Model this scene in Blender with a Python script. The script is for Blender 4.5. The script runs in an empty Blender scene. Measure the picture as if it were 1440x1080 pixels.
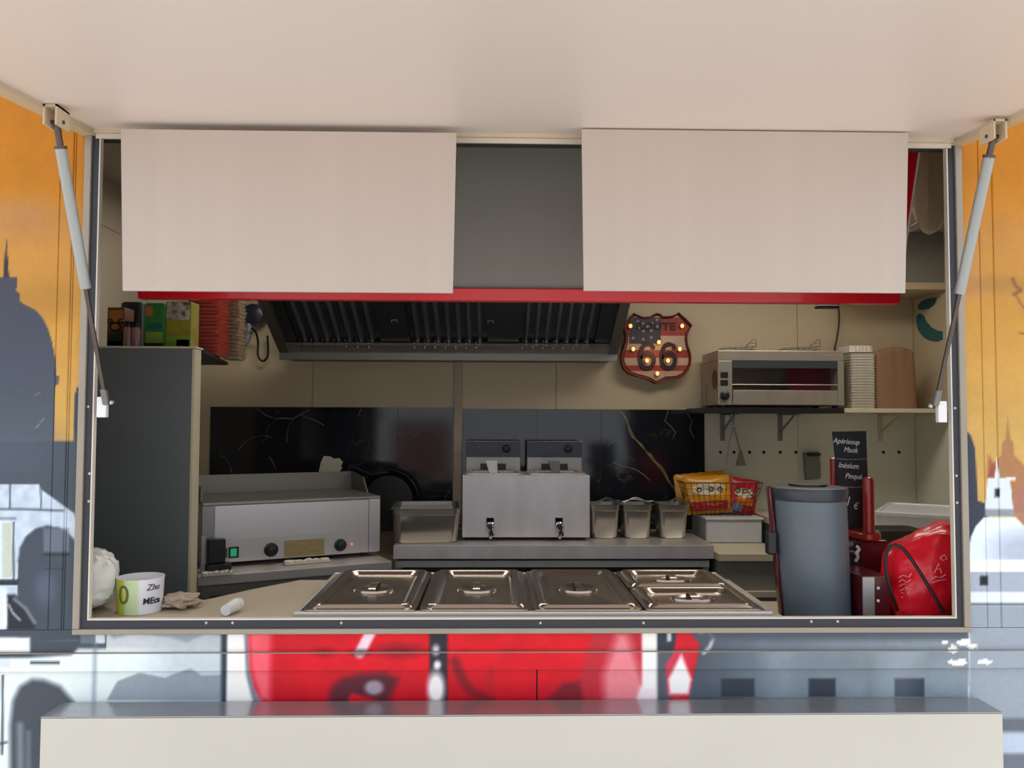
import bpy, bmesh, math, random
import numpy as np
from mathutils import Matrix, Vector, noise as mnoise
random.seed(7)
PI = math.pi
S = bpy.context.scene
COL = S.collection

# ------------------------------------------------------------------ camera
CAM_LOC = Vector((0, -1.85, 1.6))
F = 1150.0
RM = (Matrix.Rotation(math.radians(-1.35), 3, 'Z') @ Matrix.Rotation(math.radians(92.5), 3, 'X')
      @ Matrix.Rotation(math.radians(0.2), 3, 'Z'))
cd = bpy.data.cameras.new('camera'); cam = bpy.data.objects.new('camera', cd); COL.objects.link(cam)
cam.matrix_world = Matrix.Translation(CAM_LOC) @ RM.to_4x4()
cd.sensor_width = 36; cd.lens = F / 1440 * 36; cd.clip_start = 0.02
S.camera = cam
# ------------------------------------------------------------------ sky and light
w = bpy.data.worlds.new('overcast_sky'); S.world = w; w.use_nodes = True
nt = w.node_tree; bg = nt.nodes['Background']
tc = nt.nodes.new('ShaderNodeTexCoord'); sx = nt.nodes.new('ShaderNodeSeparateXYZ'); cr = nt.nodes.new('ShaderNodeValToRGB')
nt.links.new(tc.outputs['Generated'], sx.inputs[0]); nt.links.new(sx.outputs[2], cr.inputs[0]); nt.links.new(cr.outputs[0], bg.inputs[0])
cr.color_ramp.elements[0].position = 0.0; cr.color_ramp.elements[0].color = (0.80, 0.83, 0.88, 1)
cr.color_ramp.elements[1].position = 0.8; cr.color_ramp.elements[1].color = (0.90, 0.95, 1.0, 1)
bg.inputs[1].default_value = 1.5
sd = bpy.data.lights.new('sun', 'SUN'); so = bpy.data.objects.new('sun', sd); COL.objects.link(so)
sd.energy = 3.0; sd.angle = math.radians(12); sd.color = (1, 0.95, 0.88)
so.rotation_euler = (math.radians(-18), math.radians(6), 0); so.location = (0, 3, 8)
for lx_, ly_, le_ in ((-0.45, 1.3, 11.0), (1.25, 1.3, 9.5)):      # unseen fill lights added under the ceiling to brighten the interior
    al = bpy.data.lights.new('interior_fill', 'AREA'); ao = bpy.data.objects.new('interior_fill', al); COL.objects.link(ao)
    al.shape = 'RECTANGLE'; al.size = 1.0; al.size_y = 0.35; al.energy = le_; al.color = (1, 0.93, 0.82); ao.location = (lx_, ly_, 2.46)
S.view_settings.view_transform = 'Standard'; S.view_settings.look = 'None'
S.view_settings.exposure = 0.0; S.view_settings.gamma = 1.0
S.view_settings.use_curve_mapping = False

# ------------------------------------------------------------------ layout helpers
def P(px, py, Y):                     # the point of the plane y = Y seen at a pixel of the 1440x1080 photo
    d = RM @ Vector(((px - 720) / F, (540 - py) / F, -1))
    t = (Y - CAM_LOC.y) / d.y
    return CAM_LOC + d * t
def PX(px, py, Y): return P(px, py, Y).x
def PZ(px, py, Y): return P(px, py, Y).z
def ON(px, py, z):                    # the point of the level z seen at a pixel
    d = RM @ Vector(((px - 720) / F, (540 - py) / F, -1))
    t = (z - CAM_LOC.z) / d.z
    return CAM_LOC + d * t
RT = np.array(RM.transposed())
def proj(x, y, z):
    v = np.stack([x - CAM_LOC.x, y - CAM_LOC.y, z - CAM_LOC.z], -1) @ RT.T
    return 720 + F * v[..., 0] / -v[..., 2], 540 - F * v[..., 1] / -v[..., 2]

# ------------------------------------------------------------------ materials
def lin(c): return tuple((v / 255 / 12.92 if v / 255 <= 0.04045 else ((v / 255 + 0.055) / 1.055) ** 2.4) for v in c)
def mat(name, rgb, rough=0.5, metal=0.0, var=0.06, scale=6.0, stretch=(1, 1, 1), bump=0.0, bscale=40, rvar=0.0,
        emit=None, estr=0, trans=0, alpha=1, coat=0, spec=0.5):
    m = bpy.data.materials.new(name); m.use_nodes = True
    t = m.node_tree; b = t.nodes['Principled BSDF']
    c = lin(rgb)
    tcn = t.nodes.new('ShaderNodeTexCoord'); mp = t.nodes.new('ShaderNodeMapping'); mp.inputs['Scale'].default_value = stretch
    t.links.new(tcn.outputs['Object'], mp.inputs[0])
    n = t.nodes.new('ShaderNodeTexNoise'); n.inputs['Scale'].default_value = scale; n.inputs['Detail'].default_value = 4
    t.links.new(mp.outputs[0], n.inputs['Vector'])
    r = t.nodes.new('ShaderNodeValToRGB'); t.links.new(n.outputs[0], r.inputs[0])
    r.color_ramp.elements[0].position = 0.3; r.color_ramp.elements[1].position = 0.7
    r.color_ramp.elements[0].color = tuple(v * (1 - var) for v in c) + (1,)
    r.color_ramp.elements[1].color = tuple(min(1, v * (1 + var)) for v in c) + (1,)
    t.links.new(r.outputs[0], b.inputs['Base Color'])
    b.inputs['Roughness'].default_value = rough; b.inputs['Metallic'].default_value = metal
    b.inputs['Specular IOR Level'].default_value = spec
    if rvar:
        mr = t.nodes.new('ShaderNodeMapRange'); t.links.new(n.outputs[0], mr.inputs[0])
        mr.inputs[1].default_value = 0.3; mr.inputs[2].default_value = 0.7
        mr.inputs[3].default_value = max(0.03, rough - rvar); mr.inputs[4].default_value = rough + rvar
        t.links.new(mr.outputs[0], b.inputs['Roughness'])
    if bump:
        n2 = t.nodes.new('ShaderNodeTexNoise'); n2.inputs['Scale'].default_value = bscale; n2.inputs['Detail'].default_value = 3
        t.links.new(mp.outputs[0], n2.inputs['Vector'])
        bp = t.nodes.new('ShaderNodeBump'); bp.inputs['Strength'].default_value = bump; bp.inputs['Distance'].default_value = 0.01
        t.links.new(n2.outputs[0], bp.inputs['Height']); t.links.new(bp.outputs[0], b.inputs['Normal'])
    if emit: b.inputs['Emission Color'].default_value = lin(emit) + (1,); b.inputs['Emission Strength'].default_value = estr
    if trans: b.inputs['Transmission Weight'].default_value = trans
    if alpha < 1: b.inputs['Alpha'].default_value = alpha
    if coat: b.inputs['Coat Weight'].default_value = coat; b.inputs['Coat Roughness'].default_value = 0.08
    return m
def vcol_mat(name, rough=0.45, coat=0.0, bump=0.05):
    m = mat(name, (200, 200, 200), rough, bump=bump, bscale=90, coat=coat)
    t = m.node_tree; b = t.nodes['Principled BSDF']
    a = t.nodes.new('ShaderNodeVertexColor'); a.layer_name = 'paint'
    t.links.new(a.outputs[0], b.inputs['Base Color']); b.inputs['Specular IOR Level'].default_value = 0.25
    return m
def steel(name, rgb=(176, 174, 170), rough=0.28, st=(1, 1, 30)):
    return mat(name, rgb, rough, 0.85, 0.035, 3, st, rvar=0.02)
M = {}
M['awning'] = mat('awning_panel_paint', (240, 230, 225), 0.42, var=0.02, scale=1.3)
M['awning_trim'] = mat('awning_trim_paint', (212, 196, 170), 0.4)
M['board'] = mat('blank_board', (202, 190, 183), 0.6, var=0.025, scale=3, stretch=(6, 1, 0.2))
M['mural'] = vcol_mat('mural_paint', 0.38)
M['silver'] = mat('aluminium_trim', (160, 152, 140), 0.45, 0.3)
M['core'] = mat('wall_core_shadow_gap', (60, 52, 44), 0.8)
M['black_frame'] = mat('dark_frame_rubber', (44, 48, 58), 0.45)
M['white_edge'] = mat('white_edge', (222, 214, 204), 0.5)
M['screw'] = mat('screw_metal', (190, 190, 190), 0.3, 1)
M['cream'] = mat('cream_wall_laminate', (196, 180, 150), 0.42, var=0.05, scale=2.2, bump=0.02)
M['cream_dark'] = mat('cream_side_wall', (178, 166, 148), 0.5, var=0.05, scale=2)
M['ceiling'] = mat('ceiling_panel', (186, 180, 166), 0.6)
M['floor'] = mat('rubber_floor', (72, 70, 68), 0.7, var=0.15, scale=20)
M['ground'] = mat('concrete_ground', (198, 190, 180), 0.9, var=0.12, scale=2, bump=0.2)
M['post'] = mat('cover_strip', (176, 162, 142), 0.5)
M['steel'] = steel('brushed_steel', (206, 202, 202), 0.42, (1, 1, 8))
M['steel_fryer'] = mat('fryer_front_steel', (214, 210, 214), 0.5, 0.6, 0.10, 7, (1.6, 1, 0.35))
M['steel_h'] = mat('brushed_steel_horizontal', (206, 202, 198), 0.38, 0.65, 0.035, 3, (8, 1, 1))
M['steel_dark'] = steel('dull_steel', (148, 146, 142), 0.4)
M['steel_lid'] = steel('polished_steel_lid', (170, 158, 148), 0.2, (1, 3, 1))
M['hood_steel'] = steel('hood_steel', (150, 148, 146), 0.45)
M['hood_dark'] = mat('hood_inner_dark', (84, 90, 96), 0.4, 0.7)
M['baffle'] = mat('baffle_steel', (150, 156, 166), 0.32, 0.8)
M['guard_steel'] = steel('greasy_guard_steel', (112, 108, 100), 0.42)
M['steel_pan'] = steel('pan_steel', (204, 198, 188), 0.24, (1, 1, 2))
M['chrome'] = mat('chrome', (215, 215, 220), 0.08, 1)
M['red'] = mat('red_gloss_panel', (222, 24, 42), 0.3, var=0.05, coat=0.3)
M['grey_panel'] = mat('grey_satin_panel', (136, 136, 131), 0.5, var=0.08, scale=1.5)
M['dark_blue_panel'] = mat('dark_slate_laminate', (104, 110, 112), 0.55, var=0.05, scale=2)
M['black'] = mat('black_plastic', (24, 25, 28), 0.4)
M['black_wire'] = mat('black_wire', (18, 18, 20), 0.4, 0.3)
M['steel_toaster'] = mat('toaster_steel', (172, 164, 154), 0.36, 0.6, 0.06, 4, (6, 1, 1))
M['rubber'] = mat('black_cable', (16, 17, 20), 0.5)
M['navy'] = mat('navy_control_plate', (36, 38, 62), 0.35)
M['white_plastic'] = mat('white_plastic', (224, 224, 222), 0.45)
M['white_bin'] = mat('milky_white_plastic', (196, 198, 202), 0.4)
M['white_gloss'] = mat('white_glossy_block', (238, 240, 244), 0.3)
M['strut'] = mat('grey_strut_paint', (170, 176, 176), 0.35, 0.3)
M['rod'] = mat('strut_rod_metal', (96, 88, 84), 0.3, 0.8)
M['kraft'] = mat('brown_kraft', (134, 100, 74), 0.85, var=0.08, bump=0.1)
M['gold'] = mat('gold_marble_vein', (118, 100, 70), 0.3, var=0.5, scale=40)
M['vein'] = mat('pale_marble_vein', (120, 124, 126), 0.3)
M['chalk'] = mat('white_chalk', (225, 225, 220), 0.9, bump=0.2, bscale=400)
M['slate'] = mat('chalkboard_black', (26, 29, 38), 0.6)
M['redwood'] = mat('red_lacquer', (150, 32, 28), 0.35, coat=0.3)
M['redbag'] = mat('red_plastic_bag', (248, 30, 50), 0.3, var=0.06, bump=0.35, bscale=9, coat=0.2)
M['whitebag'] = mat('white_plastic_bag', (232, 234, 228), 0.35, bump=0.1, bscale=18)
M['jug'] = mat('grey_blue_plastic', (98, 110, 120), 0.42, var=0.1, scale=9)
M['jugcap'] = mat('charcoal_plastic', (56, 60, 70), 0.38)
M['burgundy'] = mat('burgundy_plastic', (96, 26, 38), 0.3, coat=0.3)
M['worktop'] = mat('cream_worktop', (192, 178, 156), 0.5, var=0.05, scale=5)
M['shelfcream'] = mat('cream_shelf', (200, 190, 164), 0.5)
M['cloth'] = mat('beige_cloth', (176, 160, 142), 0.9, bump=0.3, bscale=60)
M['paper'] = mat('white_paper', (212, 208, 192), 0.8)
M['teal'] = mat('teal_print', (28, 92, 98), 0.5)
M['dot'] = mat('dark_hole', (18, 16, 14), 0.9)
M['steel_front'] = mat('stainless_front_panel', (206, 205, 198), 0.42, 0.35, 0.05, 1.6, bump=0.03, bscale=3)
M['steel_top'] = mat('stainless_ledge_top', (164, 164, 168), 0.22, 0.6, bump=0.02)
M['bulb'] = mat('warm_bulb', (255, 206, 140), 0.3, emit=(255, 176, 104), estr=1.5)
M['sign_rim'] = mat('rusty_red_rim', (120, 52, 40), 0.4, 0.5)
M['sign_red'] = mat('sign_red_stripe', (142, 46, 34), 0.5, var=0.2, scale=30)
M['sign_cream'] = mat('sign_cream_stripe', (178, 150, 130), 0.5, var=0.1, scale=30)
M['sign_navy'] = mat('sign_navy_field', (48, 46, 62), 0.5, var=0.1, scale=30)
M['sign_star'] = mat('sign_star', (150, 140, 140), 0.5)
M['sign_digit'] = mat('sign_dark_digits', (58, 42, 38), 0.4, 0.4)
M['green_lamp'] = mat('green_rocker', (30, 140, 100), 0.3, emit=(30, 170, 120), estr=0.5)
M['dark_red'] = mat('toaster_dark_red', (100, 20, 44), 0.35)
M['greychip'] = mat('grey_plastic', (118, 120, 120), 0.45)
M['label_tan'] = mat('worn_tan_label', (160, 138, 98), 0.6, var=0.2, scale=30, stretch=(1, 1, 6))
M['red_lamp'] = mat('pilot_lamp', (230, 120, 100), 0.3, emit=(240, 120, 100), estr=0.6)
M['brick'] = mat('brick_red', (120, 62, 48), 0.9, var=0.25, scale=9, bump=0.3)
def marble():
    m = bpy.data.materials.new('black_marble'); m.use_nodes = True; t = m.node_tree; b = t.nodes['Principled BSDF']
    tcn = t.nodes.new('ShaderNodeTexCoord')
    n0 = t.nodes.new('ShaderNodeTexNoise'); n0.inputs['Scale'].default_value = 3; n0.inputs['Detail'].default_value = 5
    t.links.new(tcn.outputs['Object'], n0.inputs['Vector'])
    mx = t.nodes.new('ShaderNodeMix'); mx.data_type = 'VECTOR'; mx.inputs[0].default_value = 0.45
    t.links.new(tcn.outputs['Object'], mx.inputs[4]); t.links.new(n0.outputs[1], mx.inputs[5])
    v = t.nodes.new('ShaderNodeTexVoronoi'); v.feature = 'DISTANCE_TO_EDGE'; v.inputs['Scale'].default_value = 5
    t.links.new(mx.outputs[1], v.inputs['Vector'])
    r = t.nodes.new('ShaderNodeValToRGB'); t.links.new(v.outputs[0], r.inputs[0])
    r.color_ramp.elements[0].position = 0.0; r.color_ramp.elements[0].color = (0.09, 0.095, 0.10, 1)
    r.color_ramp.elements[1].position = 0.02; r.color_ramp.elements[1].color = (0.011, 0.0135, 0.019, 1)
    n1 = t.nodes.new('ShaderNodeTexNoise'); n1.inputs['Scale'].default_value = 2.5
    t.links.new(tcn.outputs['Object'], n1.inputs['Vector'])
    r2 = t.nodes.new('ShaderNodeValToRGB'); t.links.new(n1.outputs[0], r2.inputs[0])
    r2.color_ramp.elements[0].position = 0.5; r2.color_ramp.elements[0].color = (0, 0, 0, 1)
    r2.color_ramp.elements[1].position = 0.62; r2.color_ramp.elements[1].color = (1, 1, 1, 1)
    m2 = t.nodes.new('ShaderNodeMix'); m2.data_type = 'RGBA'
    t.links.new(r2.outputs[0], m2.inputs[0]); m2.inputs[6].default_value = (0.011, 0.0135, 0.019, 1)
    t.links.new(r.outputs[0], m2.inputs[7]); t.links.new(m2.outputs[2], b.inputs['Base Color'])
    b.inputs['Roughness'].default_value = 0.09
    return m
M['marble'] = marble()

# ------------------------------------------------------------------ mesh builder
TM = {}
class MB:
    def __init__(s): s.v = []; s.f = []; s.c = []
    def add(s, vs, fs):
        o = len(s.v); s.v += [tuple(v) for v in vs]; s.f += [tuple(i + o for i in f) for f in fs]; return s
    def box(s, x0, x1, y0, y1, z0, z1):
        if x0 > x1: x0, x1 = x1, x0
        if y0 > y1: y0, y1 = y1, y0
        if z0 > z1: z0, z1 = z1, z0
        return s.add([(x0,y0,z0),(x1,y0,z0),(x1,y1,z0),(x0,y1,z0),(x0,y0,z1),(x1,y0,z1),(x1,y1,z1),(x0,y1,z1)],
                     [(0,3,2,1),(4,5,6,7),(0,1,5,4),(1,2,6,5),(2,3,7,6),(3,0,4,7)])
    def obox(s, c, ax, ay, az):            # box from centre and three half-axis vectors
        c = Vector(c); ax = Vector(ax); ay = Vector(ay); az = Vector(az)
        vs = [c + ax*i + ay*j + az*k for k in (-1,1) for (i,j) in ((-1,-1),(1,-1),(1,1),(-1,1))]
        return s.add(vs, [(0,3,2,1),(4,5,6,7),(0,1,5,4),(1,2,6,5),(2,3,7,6),(3,0,4,7)])
    def prism(s, poly, y0, y1):            # polygon in x,z extruded along y
        n = len(poly)
        return s.add([(x,y0,z) for x,z in poly] + [(x,y1,z) for x,z in poly],
                     [tuple(range(n)), tuple(range(2*n-1, n-1, -1))] + [(i, n+i, n+(i+1)%n, (i+1)%n) for i in range(n)])
    def slab(s, poly, z0, z1):             # polygon in x,y extruded along z
        n = len(poly)
        return s.add([(x,y,z0) for x,y in poly] + [(x,y,z1) for x,y in poly],
                     [tuple(range(n-1,-1,-1)), tuple(range(n, 2*n))] + [(i, (i+1)%n, n+(i+1)%n, n+i) for i in range(n)])
    def tube(s, pts, r, n=6, closed=False):
        pts = [Vector(p) for p in pts]; m = len(pts); o = len(s.v); up = None
        for i, p in enumerate(pts):
            if closed: d = pts[(i+1)%m] - pts[i-1]
            else: d = pts[min(i+1,m-1)] - pts[max(i-1,0)]
            d.normalize()
            if up is None: up = Vector((0,0,1)) if abs(d.z) < 0.9 else Vector((1,0,0))
            a = d.cross(up).normalized(); b_ = a.cross(d).normalized(); up = b_
            rr = r[i] if isinstance(r, (list, tuple)) else r
            for k in range(n):
                t = 2*PI*k/n; s.v.append(tuple(p + a*math.cos(t)*rr + b_*math.sin(t)*rr))
        segs = m if closed else m-1
        for i in range(segs):
            j = (i+1) % m
            for k in range(n): s.f.append((o+i*n+k, o+j*n+k, o+j*n+(k+1)%n, o+i*n+(k+1)%n))
        if not closed:
            s.f.append(tuple(o+k for k in range(n))); s.f.append(tuple(o+(m-1)*n+k for k in range(n-1,-1,-1)))
        return s
    def cyl(s, p0, p1, r0, r1=None, n=20): return s.tube([p0, p1], [r0, r0 if r1 is None else r1], n)
    def lathe(s, prof, c, n=28, axis='Z', sx=1, sy=1):
        o = len(s.v)
        for r, h in prof:
            for k in range(n):
                t = 2*PI*k/n; a, b_ = r*math.cos(t)*sx, r*math.sin(t)*sy
                if axis == 'Z': s.v.append((c[0]+a, c[1]+b_, c[2]+h))
                elif axis == 'Y': s.v.append((c[0]+a, c[1]-h, c[2]+b_))
                else: s.v.append((c[0]+h, c[1]+a, c[2]+b_))
        for i in range(len(prof)-1):
            for k in range(n): s.f.append((o+i*n+k, o+i*n+(k+1)%n, o+(i+1)*n+(k+1)%n, o+(i+1)*n+k))
        s.f.append(tuple(o+k for k in range(n-1,-1,-1))); s.f.append(tuple(o+(len(prof)-1)*n+k for k in range(n)))
        return s
    def loft(s, rings, c=(0,0,0), seg=5, cap0=True, cap1=True):   # rings of rounded rectangles (half w, half d, radius, z)
        o = len(s.v); N = 4*(seg+1)
        for hw, hd, r, z in rings:
            r = min(r, hw*0.999, hd*0.999)
            for q, (sx_, sy_) in enumerate(((1,1),(-1,1),(-1,-1),(1,-1))):
                for k in range(seg+1):
                    t = PI/2*(q + k/seg)
                    s.v.append((c[0]+sx_*(hw-r)+r*math.cos(t), c[1]+sy_*(hd-r)+r*math.sin(t), c[2]+z))
        for i in range(len(rings)-1):
            for k in range(N): s.f.append((o+i*N+k, o+i*N+(k+1)%N, o+(i+1)*N+(k+1)%N, o+(i+1)*N+k))
        if cap0: s.f.append(tuple(o+k for k in range(N-1,-1,-1)))
        if cap1: s.f.append(tuple(o+(len(rings)-1)*N+k for k in range(N)))
        return s
    def ball(s, c, r, n=12, sc=(1,1,1)):
        prof = [(r*math.sin(PI*i/(n//2)) + 1e-5, -r*math.cos(PI*i/(n//2))) for i in range(n//2+1)]
        o = len(s.v); s.lathe(prof, (0,0,0), n)
        for i in range(o, len(s.v)):
            v = s.v[i]; s.v[i] = (c[0]+v[0]*sc[0], c[1]+v[1]*sc[1], c[2]+v[2]*sc[2])
        return s
    def xform(s, m): s.v = [tuple(m @ Vector(v)) for v in s.v]; return s
    def build(s, name, m, parent=None, local=False, bevel=0.0, smooth=False, label=None, stuff=False, keep=False):
        vs = s.v
        loc = Vector((0,0,0))
        if parent is not None:
            base = TM.get(parent.name, Matrix.Identity(4))
            if not local:
                inv = base.inverted(); vs = [tuple(inv @ Vector(v)) for v in vs]
        elif not keep:
            a = np.array(vs); loc = Vector(((a[:,0].min()+a[:,0].max())/2, (a[:,1].min()+a[:,1].max())/2, a[:,2].min()))
            vs = [tuple(Vector(v)-loc) for v in vs]
        me = bpy.data.meshes.new(name); me.from_pydata(vs, [], s.f); me.update()
        bm = bmesh.new(); bm.from_mesh(me); bmesh.ops.recalc_face_normals(bm, faces=bm.faces); bm.to_mesh(me); bm.free()
        o = bpy.data.objects.new(name, me); COL.objects.link(o)
        me.materials.append(m if not isinstance(m, str) else M[m])
        if parent is not None: o.parent = parent; TM[o.name] = TM.get(parent.name, Matrix.Identity(4))
        else: o.location = loc; TM[o.name] = Matrix.Translation(loc)
        if bevel:
            b = o.modifiers.new('bevel', 'BEVEL'); b.width = bevel; b.segments = 2; b.limit_method = 'ANGLE'; b.angle_limit = 0.6
        if smooth:
            me.shade_smooth()
            try: me.set_sharp_from_angle(angle=math.radians(38))
            except Exception: pass
        if label: o['label'] = label
        if stuff: o['kind'] = 'stuff'
        return o
def B(*a): return MB().box(*a)
def thing(name, label, cat, loc, rz=0.0, group=None):
    o = bpy.data.objects.new(name, None); COL.objects.link(o); o.empty_display_size = 0.05
    o.location = loc; o.rotation_euler = (0, 0, rz)
    TM[o.name] = Matrix.Translation(Vector(loc)) @ Matrix.Rotation(rz, 4, 'Z')
    return tag(o, label, cat, group)
def tag(o, label, cat, group=None):
    o['label'] = label; o['category'] = cat
    if group: o['group'] = group
    return o
def struct(o, label=None):
    o['kind'] = 'structure'
    if label: o['label'] = label
    return o
def dup(root, loc, label=None, rz=None):
    r = root.copy(); COL.objects.link(r); r.location = loc
    if rz is not None: r.rotation_euler = (0, 0, rz)
    if label: r['label'] = label
    for ch in list(root.children):
        c = ch.copy(); COL.objects.link(c); c.parent = r
        for g in list(ch.children):
            d = g.copy(); COL.objects.link(d); d.parent = c
    return r
def text_mb(txt, size, depth=0.0006, shear=0.0, bold=0.0):    # lettering in local x (right), z (up), facing -y, centred
    cu = bpy.data.curves.new('t', 'FONT'); cu.body = txt; cu.size = size; cu.extrude = depth; cu.shear = shear; cu.offset = bold
    cu.align_x = 'CENTER'; cu.align_y = 'CENTER'; cu.resolution_u = 3
    ob = bpy.data.objects.new('t', cu); COL.objects.link(ob)
    dg = bpy.context.evaluated_depsgraph_get(); me = bpy.data.meshes.new_from_object(ob.evaluated_get(dg))
    b = MB(); b.v = [(v.co.x, -v.co.z, v.co.y) for v in me.vertices]; b.f = [tuple(p.vertices) for p in me.polygons]
    bpy.data.objects.remove(ob); bpy.data.curves.remove(cu); bpy.data.meshes.remove(me)
    return b
def curve(pts, n=6):                                            # Catmull-Rom through points
    pts = [Vector(p) for p in pts]; out = []
    for i in range(len(pts)-1):
        p0 = pts[max(i-1,0)]; p1 = pts[i]; p2 = pts[i+1]; p3 = pts[min(i+2,len(pts)-1)]
        for k in range(n):
            t = k/n
            out.append(0.5*((2*p1)+(p2-p0)*t+(2*p0-5*p1+4*p2-p3)*t*t+(3*p1-p0-3*p2+p3)*t**3))
    return out + [pts[-1]]

# ------------------------------------------------------------------ the painted mural (colour of the paint only)
def sd_poly(x, y, pts):
    d = np.full(x.shape, 1e9); ins = np.zeros(x.shape, bool); n = len(pts)
    for i in range(n):
        ax, ay = pts[i]; bx, by = pts[(i+1) % n]
        ex, ey = bx-ax, by-ay; L = ex*ex+ey*ey+1e-9
        t = np.clip(((x-ax)*ex+(y-ay)*ey)/L, 0, 1)
        d = np.minimum(d, np.hypot(x-ax-t*ex, y-ay-t*ey))
        c = ((ay > y) != (by > y)) & (x < (bx-ax)*(y-ay)/((by-ay) if by != ay else 1e-9)+ax)
        ins ^= c
    return np.where(ins, -d, d)
_G = np.random.RandomState(3).rand(256, 256)
def vnoise(x, y, s):
    x = np.abs(x/s+500); y = np.abs(y/s+500); xi = np.floor(x).astype(int); yi = np.floor(y).astype(int)
    fx = x-xi; fy = y-yi; fx = fx*fx*(3-2*fx); fy = fy*fy*(3-2*fy)
    g = lambda a, b: _G[a % 256, b % 256]
    return (g(xi,yi)*(1-fx)+g(xi+1,yi)*fx)*(1-fy)+(g(xi,yi+1)*(1-fx)+g(xi+1,yi+1)*fx)*fy
class Painter:
    def __init__(s, x, y, base): s.x = x; s.y = y; s.c = np.zeros(x.shape+(3,)); s.c[:] = base
    def blend(s, m, col):
        col = np.array(col, float); s.c = s.c*(1-m[...,None]) + (col if col.ndim > 1 else col[None])*m[...,None]
    def poly(s, pts, col, f=1.2, a=1.0): s.blend(np.clip(0.5-sd_poly(s.x, s.y, pts)/f, 0, 1)*a, col)
    def rect(s, x0, y0, x1, y1, col, f=1.2, a=1.0): s.poly([(x0,y0),(x1,y0),(x1,y1),(x0,y1)], col, f, a)
    def ell(s, cx, cy, rx, ry, col, f=1.2, a=1.0):
        d = (np.hypot((s.x-cx)/rx, (s.y-cy)/ry)-1)*min(rx, ry); s.blend(np.clip(0.5-d/f, 0, 1)*a, col)
    def grad(s, ys, cols): return np.stack([np.interp(s.y, ys, [c[i] for c in cols]) for i in range(3)], -1)
    def line(s, pts, wd, col, f=1.0, a=1.0):
        d = np.full(s.x.shape, 1e9)
        for (ax, ay), (bx, by) in zip(pts, pts[1:]):
            ex, ey = bx-ax, by-ay; L = ex*ex+ey*ey+1e-9
            t = np.clip(((s.x-ax)*ex+(s.y-ay)*ey)/L, 0, 1); d = np.minimum(d, np.hypot(s.x-ax-t*ex, s.y-ay-t*ey))
        s.blend(np.clip(0.5-(d-wd/2)/f, 0, 1)*a, col)
def mural(x, y):
    p = Painter(x, y, (200, 205, 210))
    n = vnoise(x, y, 40)*0.6+vnoise(x, y, 17)*0.4
    # orange evening sky
    sky = p.grad([120, 250, 330, 450, 620], [(179,122,20),(188,132,34),(194,148,84),(198,158,86),(202,172,112)])
    sky = sky*(0.97+0.06*n[...,None]); p.blend(np.where((x > 108) & (x < 1362), y < 882, y < 900)*1.0, sky)
    p.ell(25, 305, 60, 26, (182,142,104), 30, .7); p.ell(60, 420, 60, 26, (176,138,74), 28, .6)
    p.ell(1360, 400, 30, 22, (196,150,116), 20, .6); p.ell(1400, 400, 60, 12, (168,134,84), 14, .5)
    # ---- left side
    L = x < 600
    p.poly([(4,392),(9,333),(13,392)], (76,72,76))
    p.poly([(-20,390),(24,390),(24,403),(22,408),(28,413),(28,423),(33,427),(50,436),(60,447),(68,463),(73,480),(77,500),(79,528),
            (83,528),(82,540),(77,543),(76,600),(75,640),(-70,640),(-68,540),(-60,480),(-45,440),(-15,424)], p.grad([390,500,620], [(88,90,104),(92,98,112),(100,110,120)]))
    p.poly([(104,560),(108,545),(125,540),(125,640),(104,640)], (84,90,100))
    p.rect(-400, 620, 150, 1200, (90,100,110)); p.ell(20, 640, 60, 40, (108,112,130), 50, .5)
    p.line([(50,603),(62,588)], 1.2, (150,155,160)); p.line([(48,556),(57,552)], 1, (140,145,150))
    p.poly([(-400,681),(54,681),(60,690),(104,722),(109,735),(109,900),(-400,900)], (206,218,232), 2)
    p.blend(np.clip(0.5-sd_poly(x, y, [(-400,681),(54,681),(60,690),(104,722),(109,735),(109,900),(-400,900)])/2, 0, 1)*(vnoise(x,y,9))*0.35, (150,162,178))
    p.line([(-300,715),(30,716),(88,718)], 2.5, (92,102,114), 3); p.line([(14,681),(14,714)], 2.5, (90,98,110), 2); p.line([(57,684),(58,714)], 2, (90,98,110), 2)
    p.line([(-300,730),(22,729)], 2, (110,118,128), 2)
    arch = [(25,900),(25,790),(28,770),(36,755),(50,743),(66,739),(84,742),(97,750),(107,762),(112,780),(112,900)]
    p.poly(arch, (88,98,110)); p.line(arch[1:9], 2, (140,150,162), 1.5)
    p.rect(61, 743, 97, 776, (132,142,156), 2, .7); p.line([(62,780),(97,780)], 3, (64,72,84), 2); p.line([(62,800),(92,800)], 2, (66,74,86), 2, .6)
    p.ell(64, 828, 14, 24, (112,120,140), 14, .7)
    p.rect(-400, 733, 20, 815, (212,224,232), 2); p.rect(3, 735, 17, 813, (196,204,196), 2); p.line([(19,735),(19,815)], 2.5, (84,92,104), 1.5)
    p.rect(-400, 815, 26, 823, (66,74,86), 2)
    p.poly([(-400,826),(8,826),(13,838),(13,900),(-400,900)], (216,226,234), 2)
    p.poly([(10,836),(22,836),(38,860),(50,878),(46,894),(10,894)], (62,68,80), 4); p.line([(20,842),(36,856),(49,876)], 3.5, (150,156,170), 4)
    p.line([(12,850),(18,862),(28,872)], 2, (200,205,212), 2)
    p.rect(6, 842, 9, 880, (240,244,246), 3)
    # lower left stonework
    p.rect(-400, 885, 58, 897, (92,100,112), 3); p.rect(-400, 897, 42, 917, (240,246,250), 4); p.rect(-400, 918, 46, 925, (84,90,100), 3)
    p.poly([(-400,927),(40,925),(100,921),(110,912),(400,912),(400,1200),(-400,1200)], (224,234,240), 5)
    p.rect(42, 930, 84, 934, (70,78,90), 2); p.rect(-20, 926, 15, 938, (210,220,228), 2)
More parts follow.
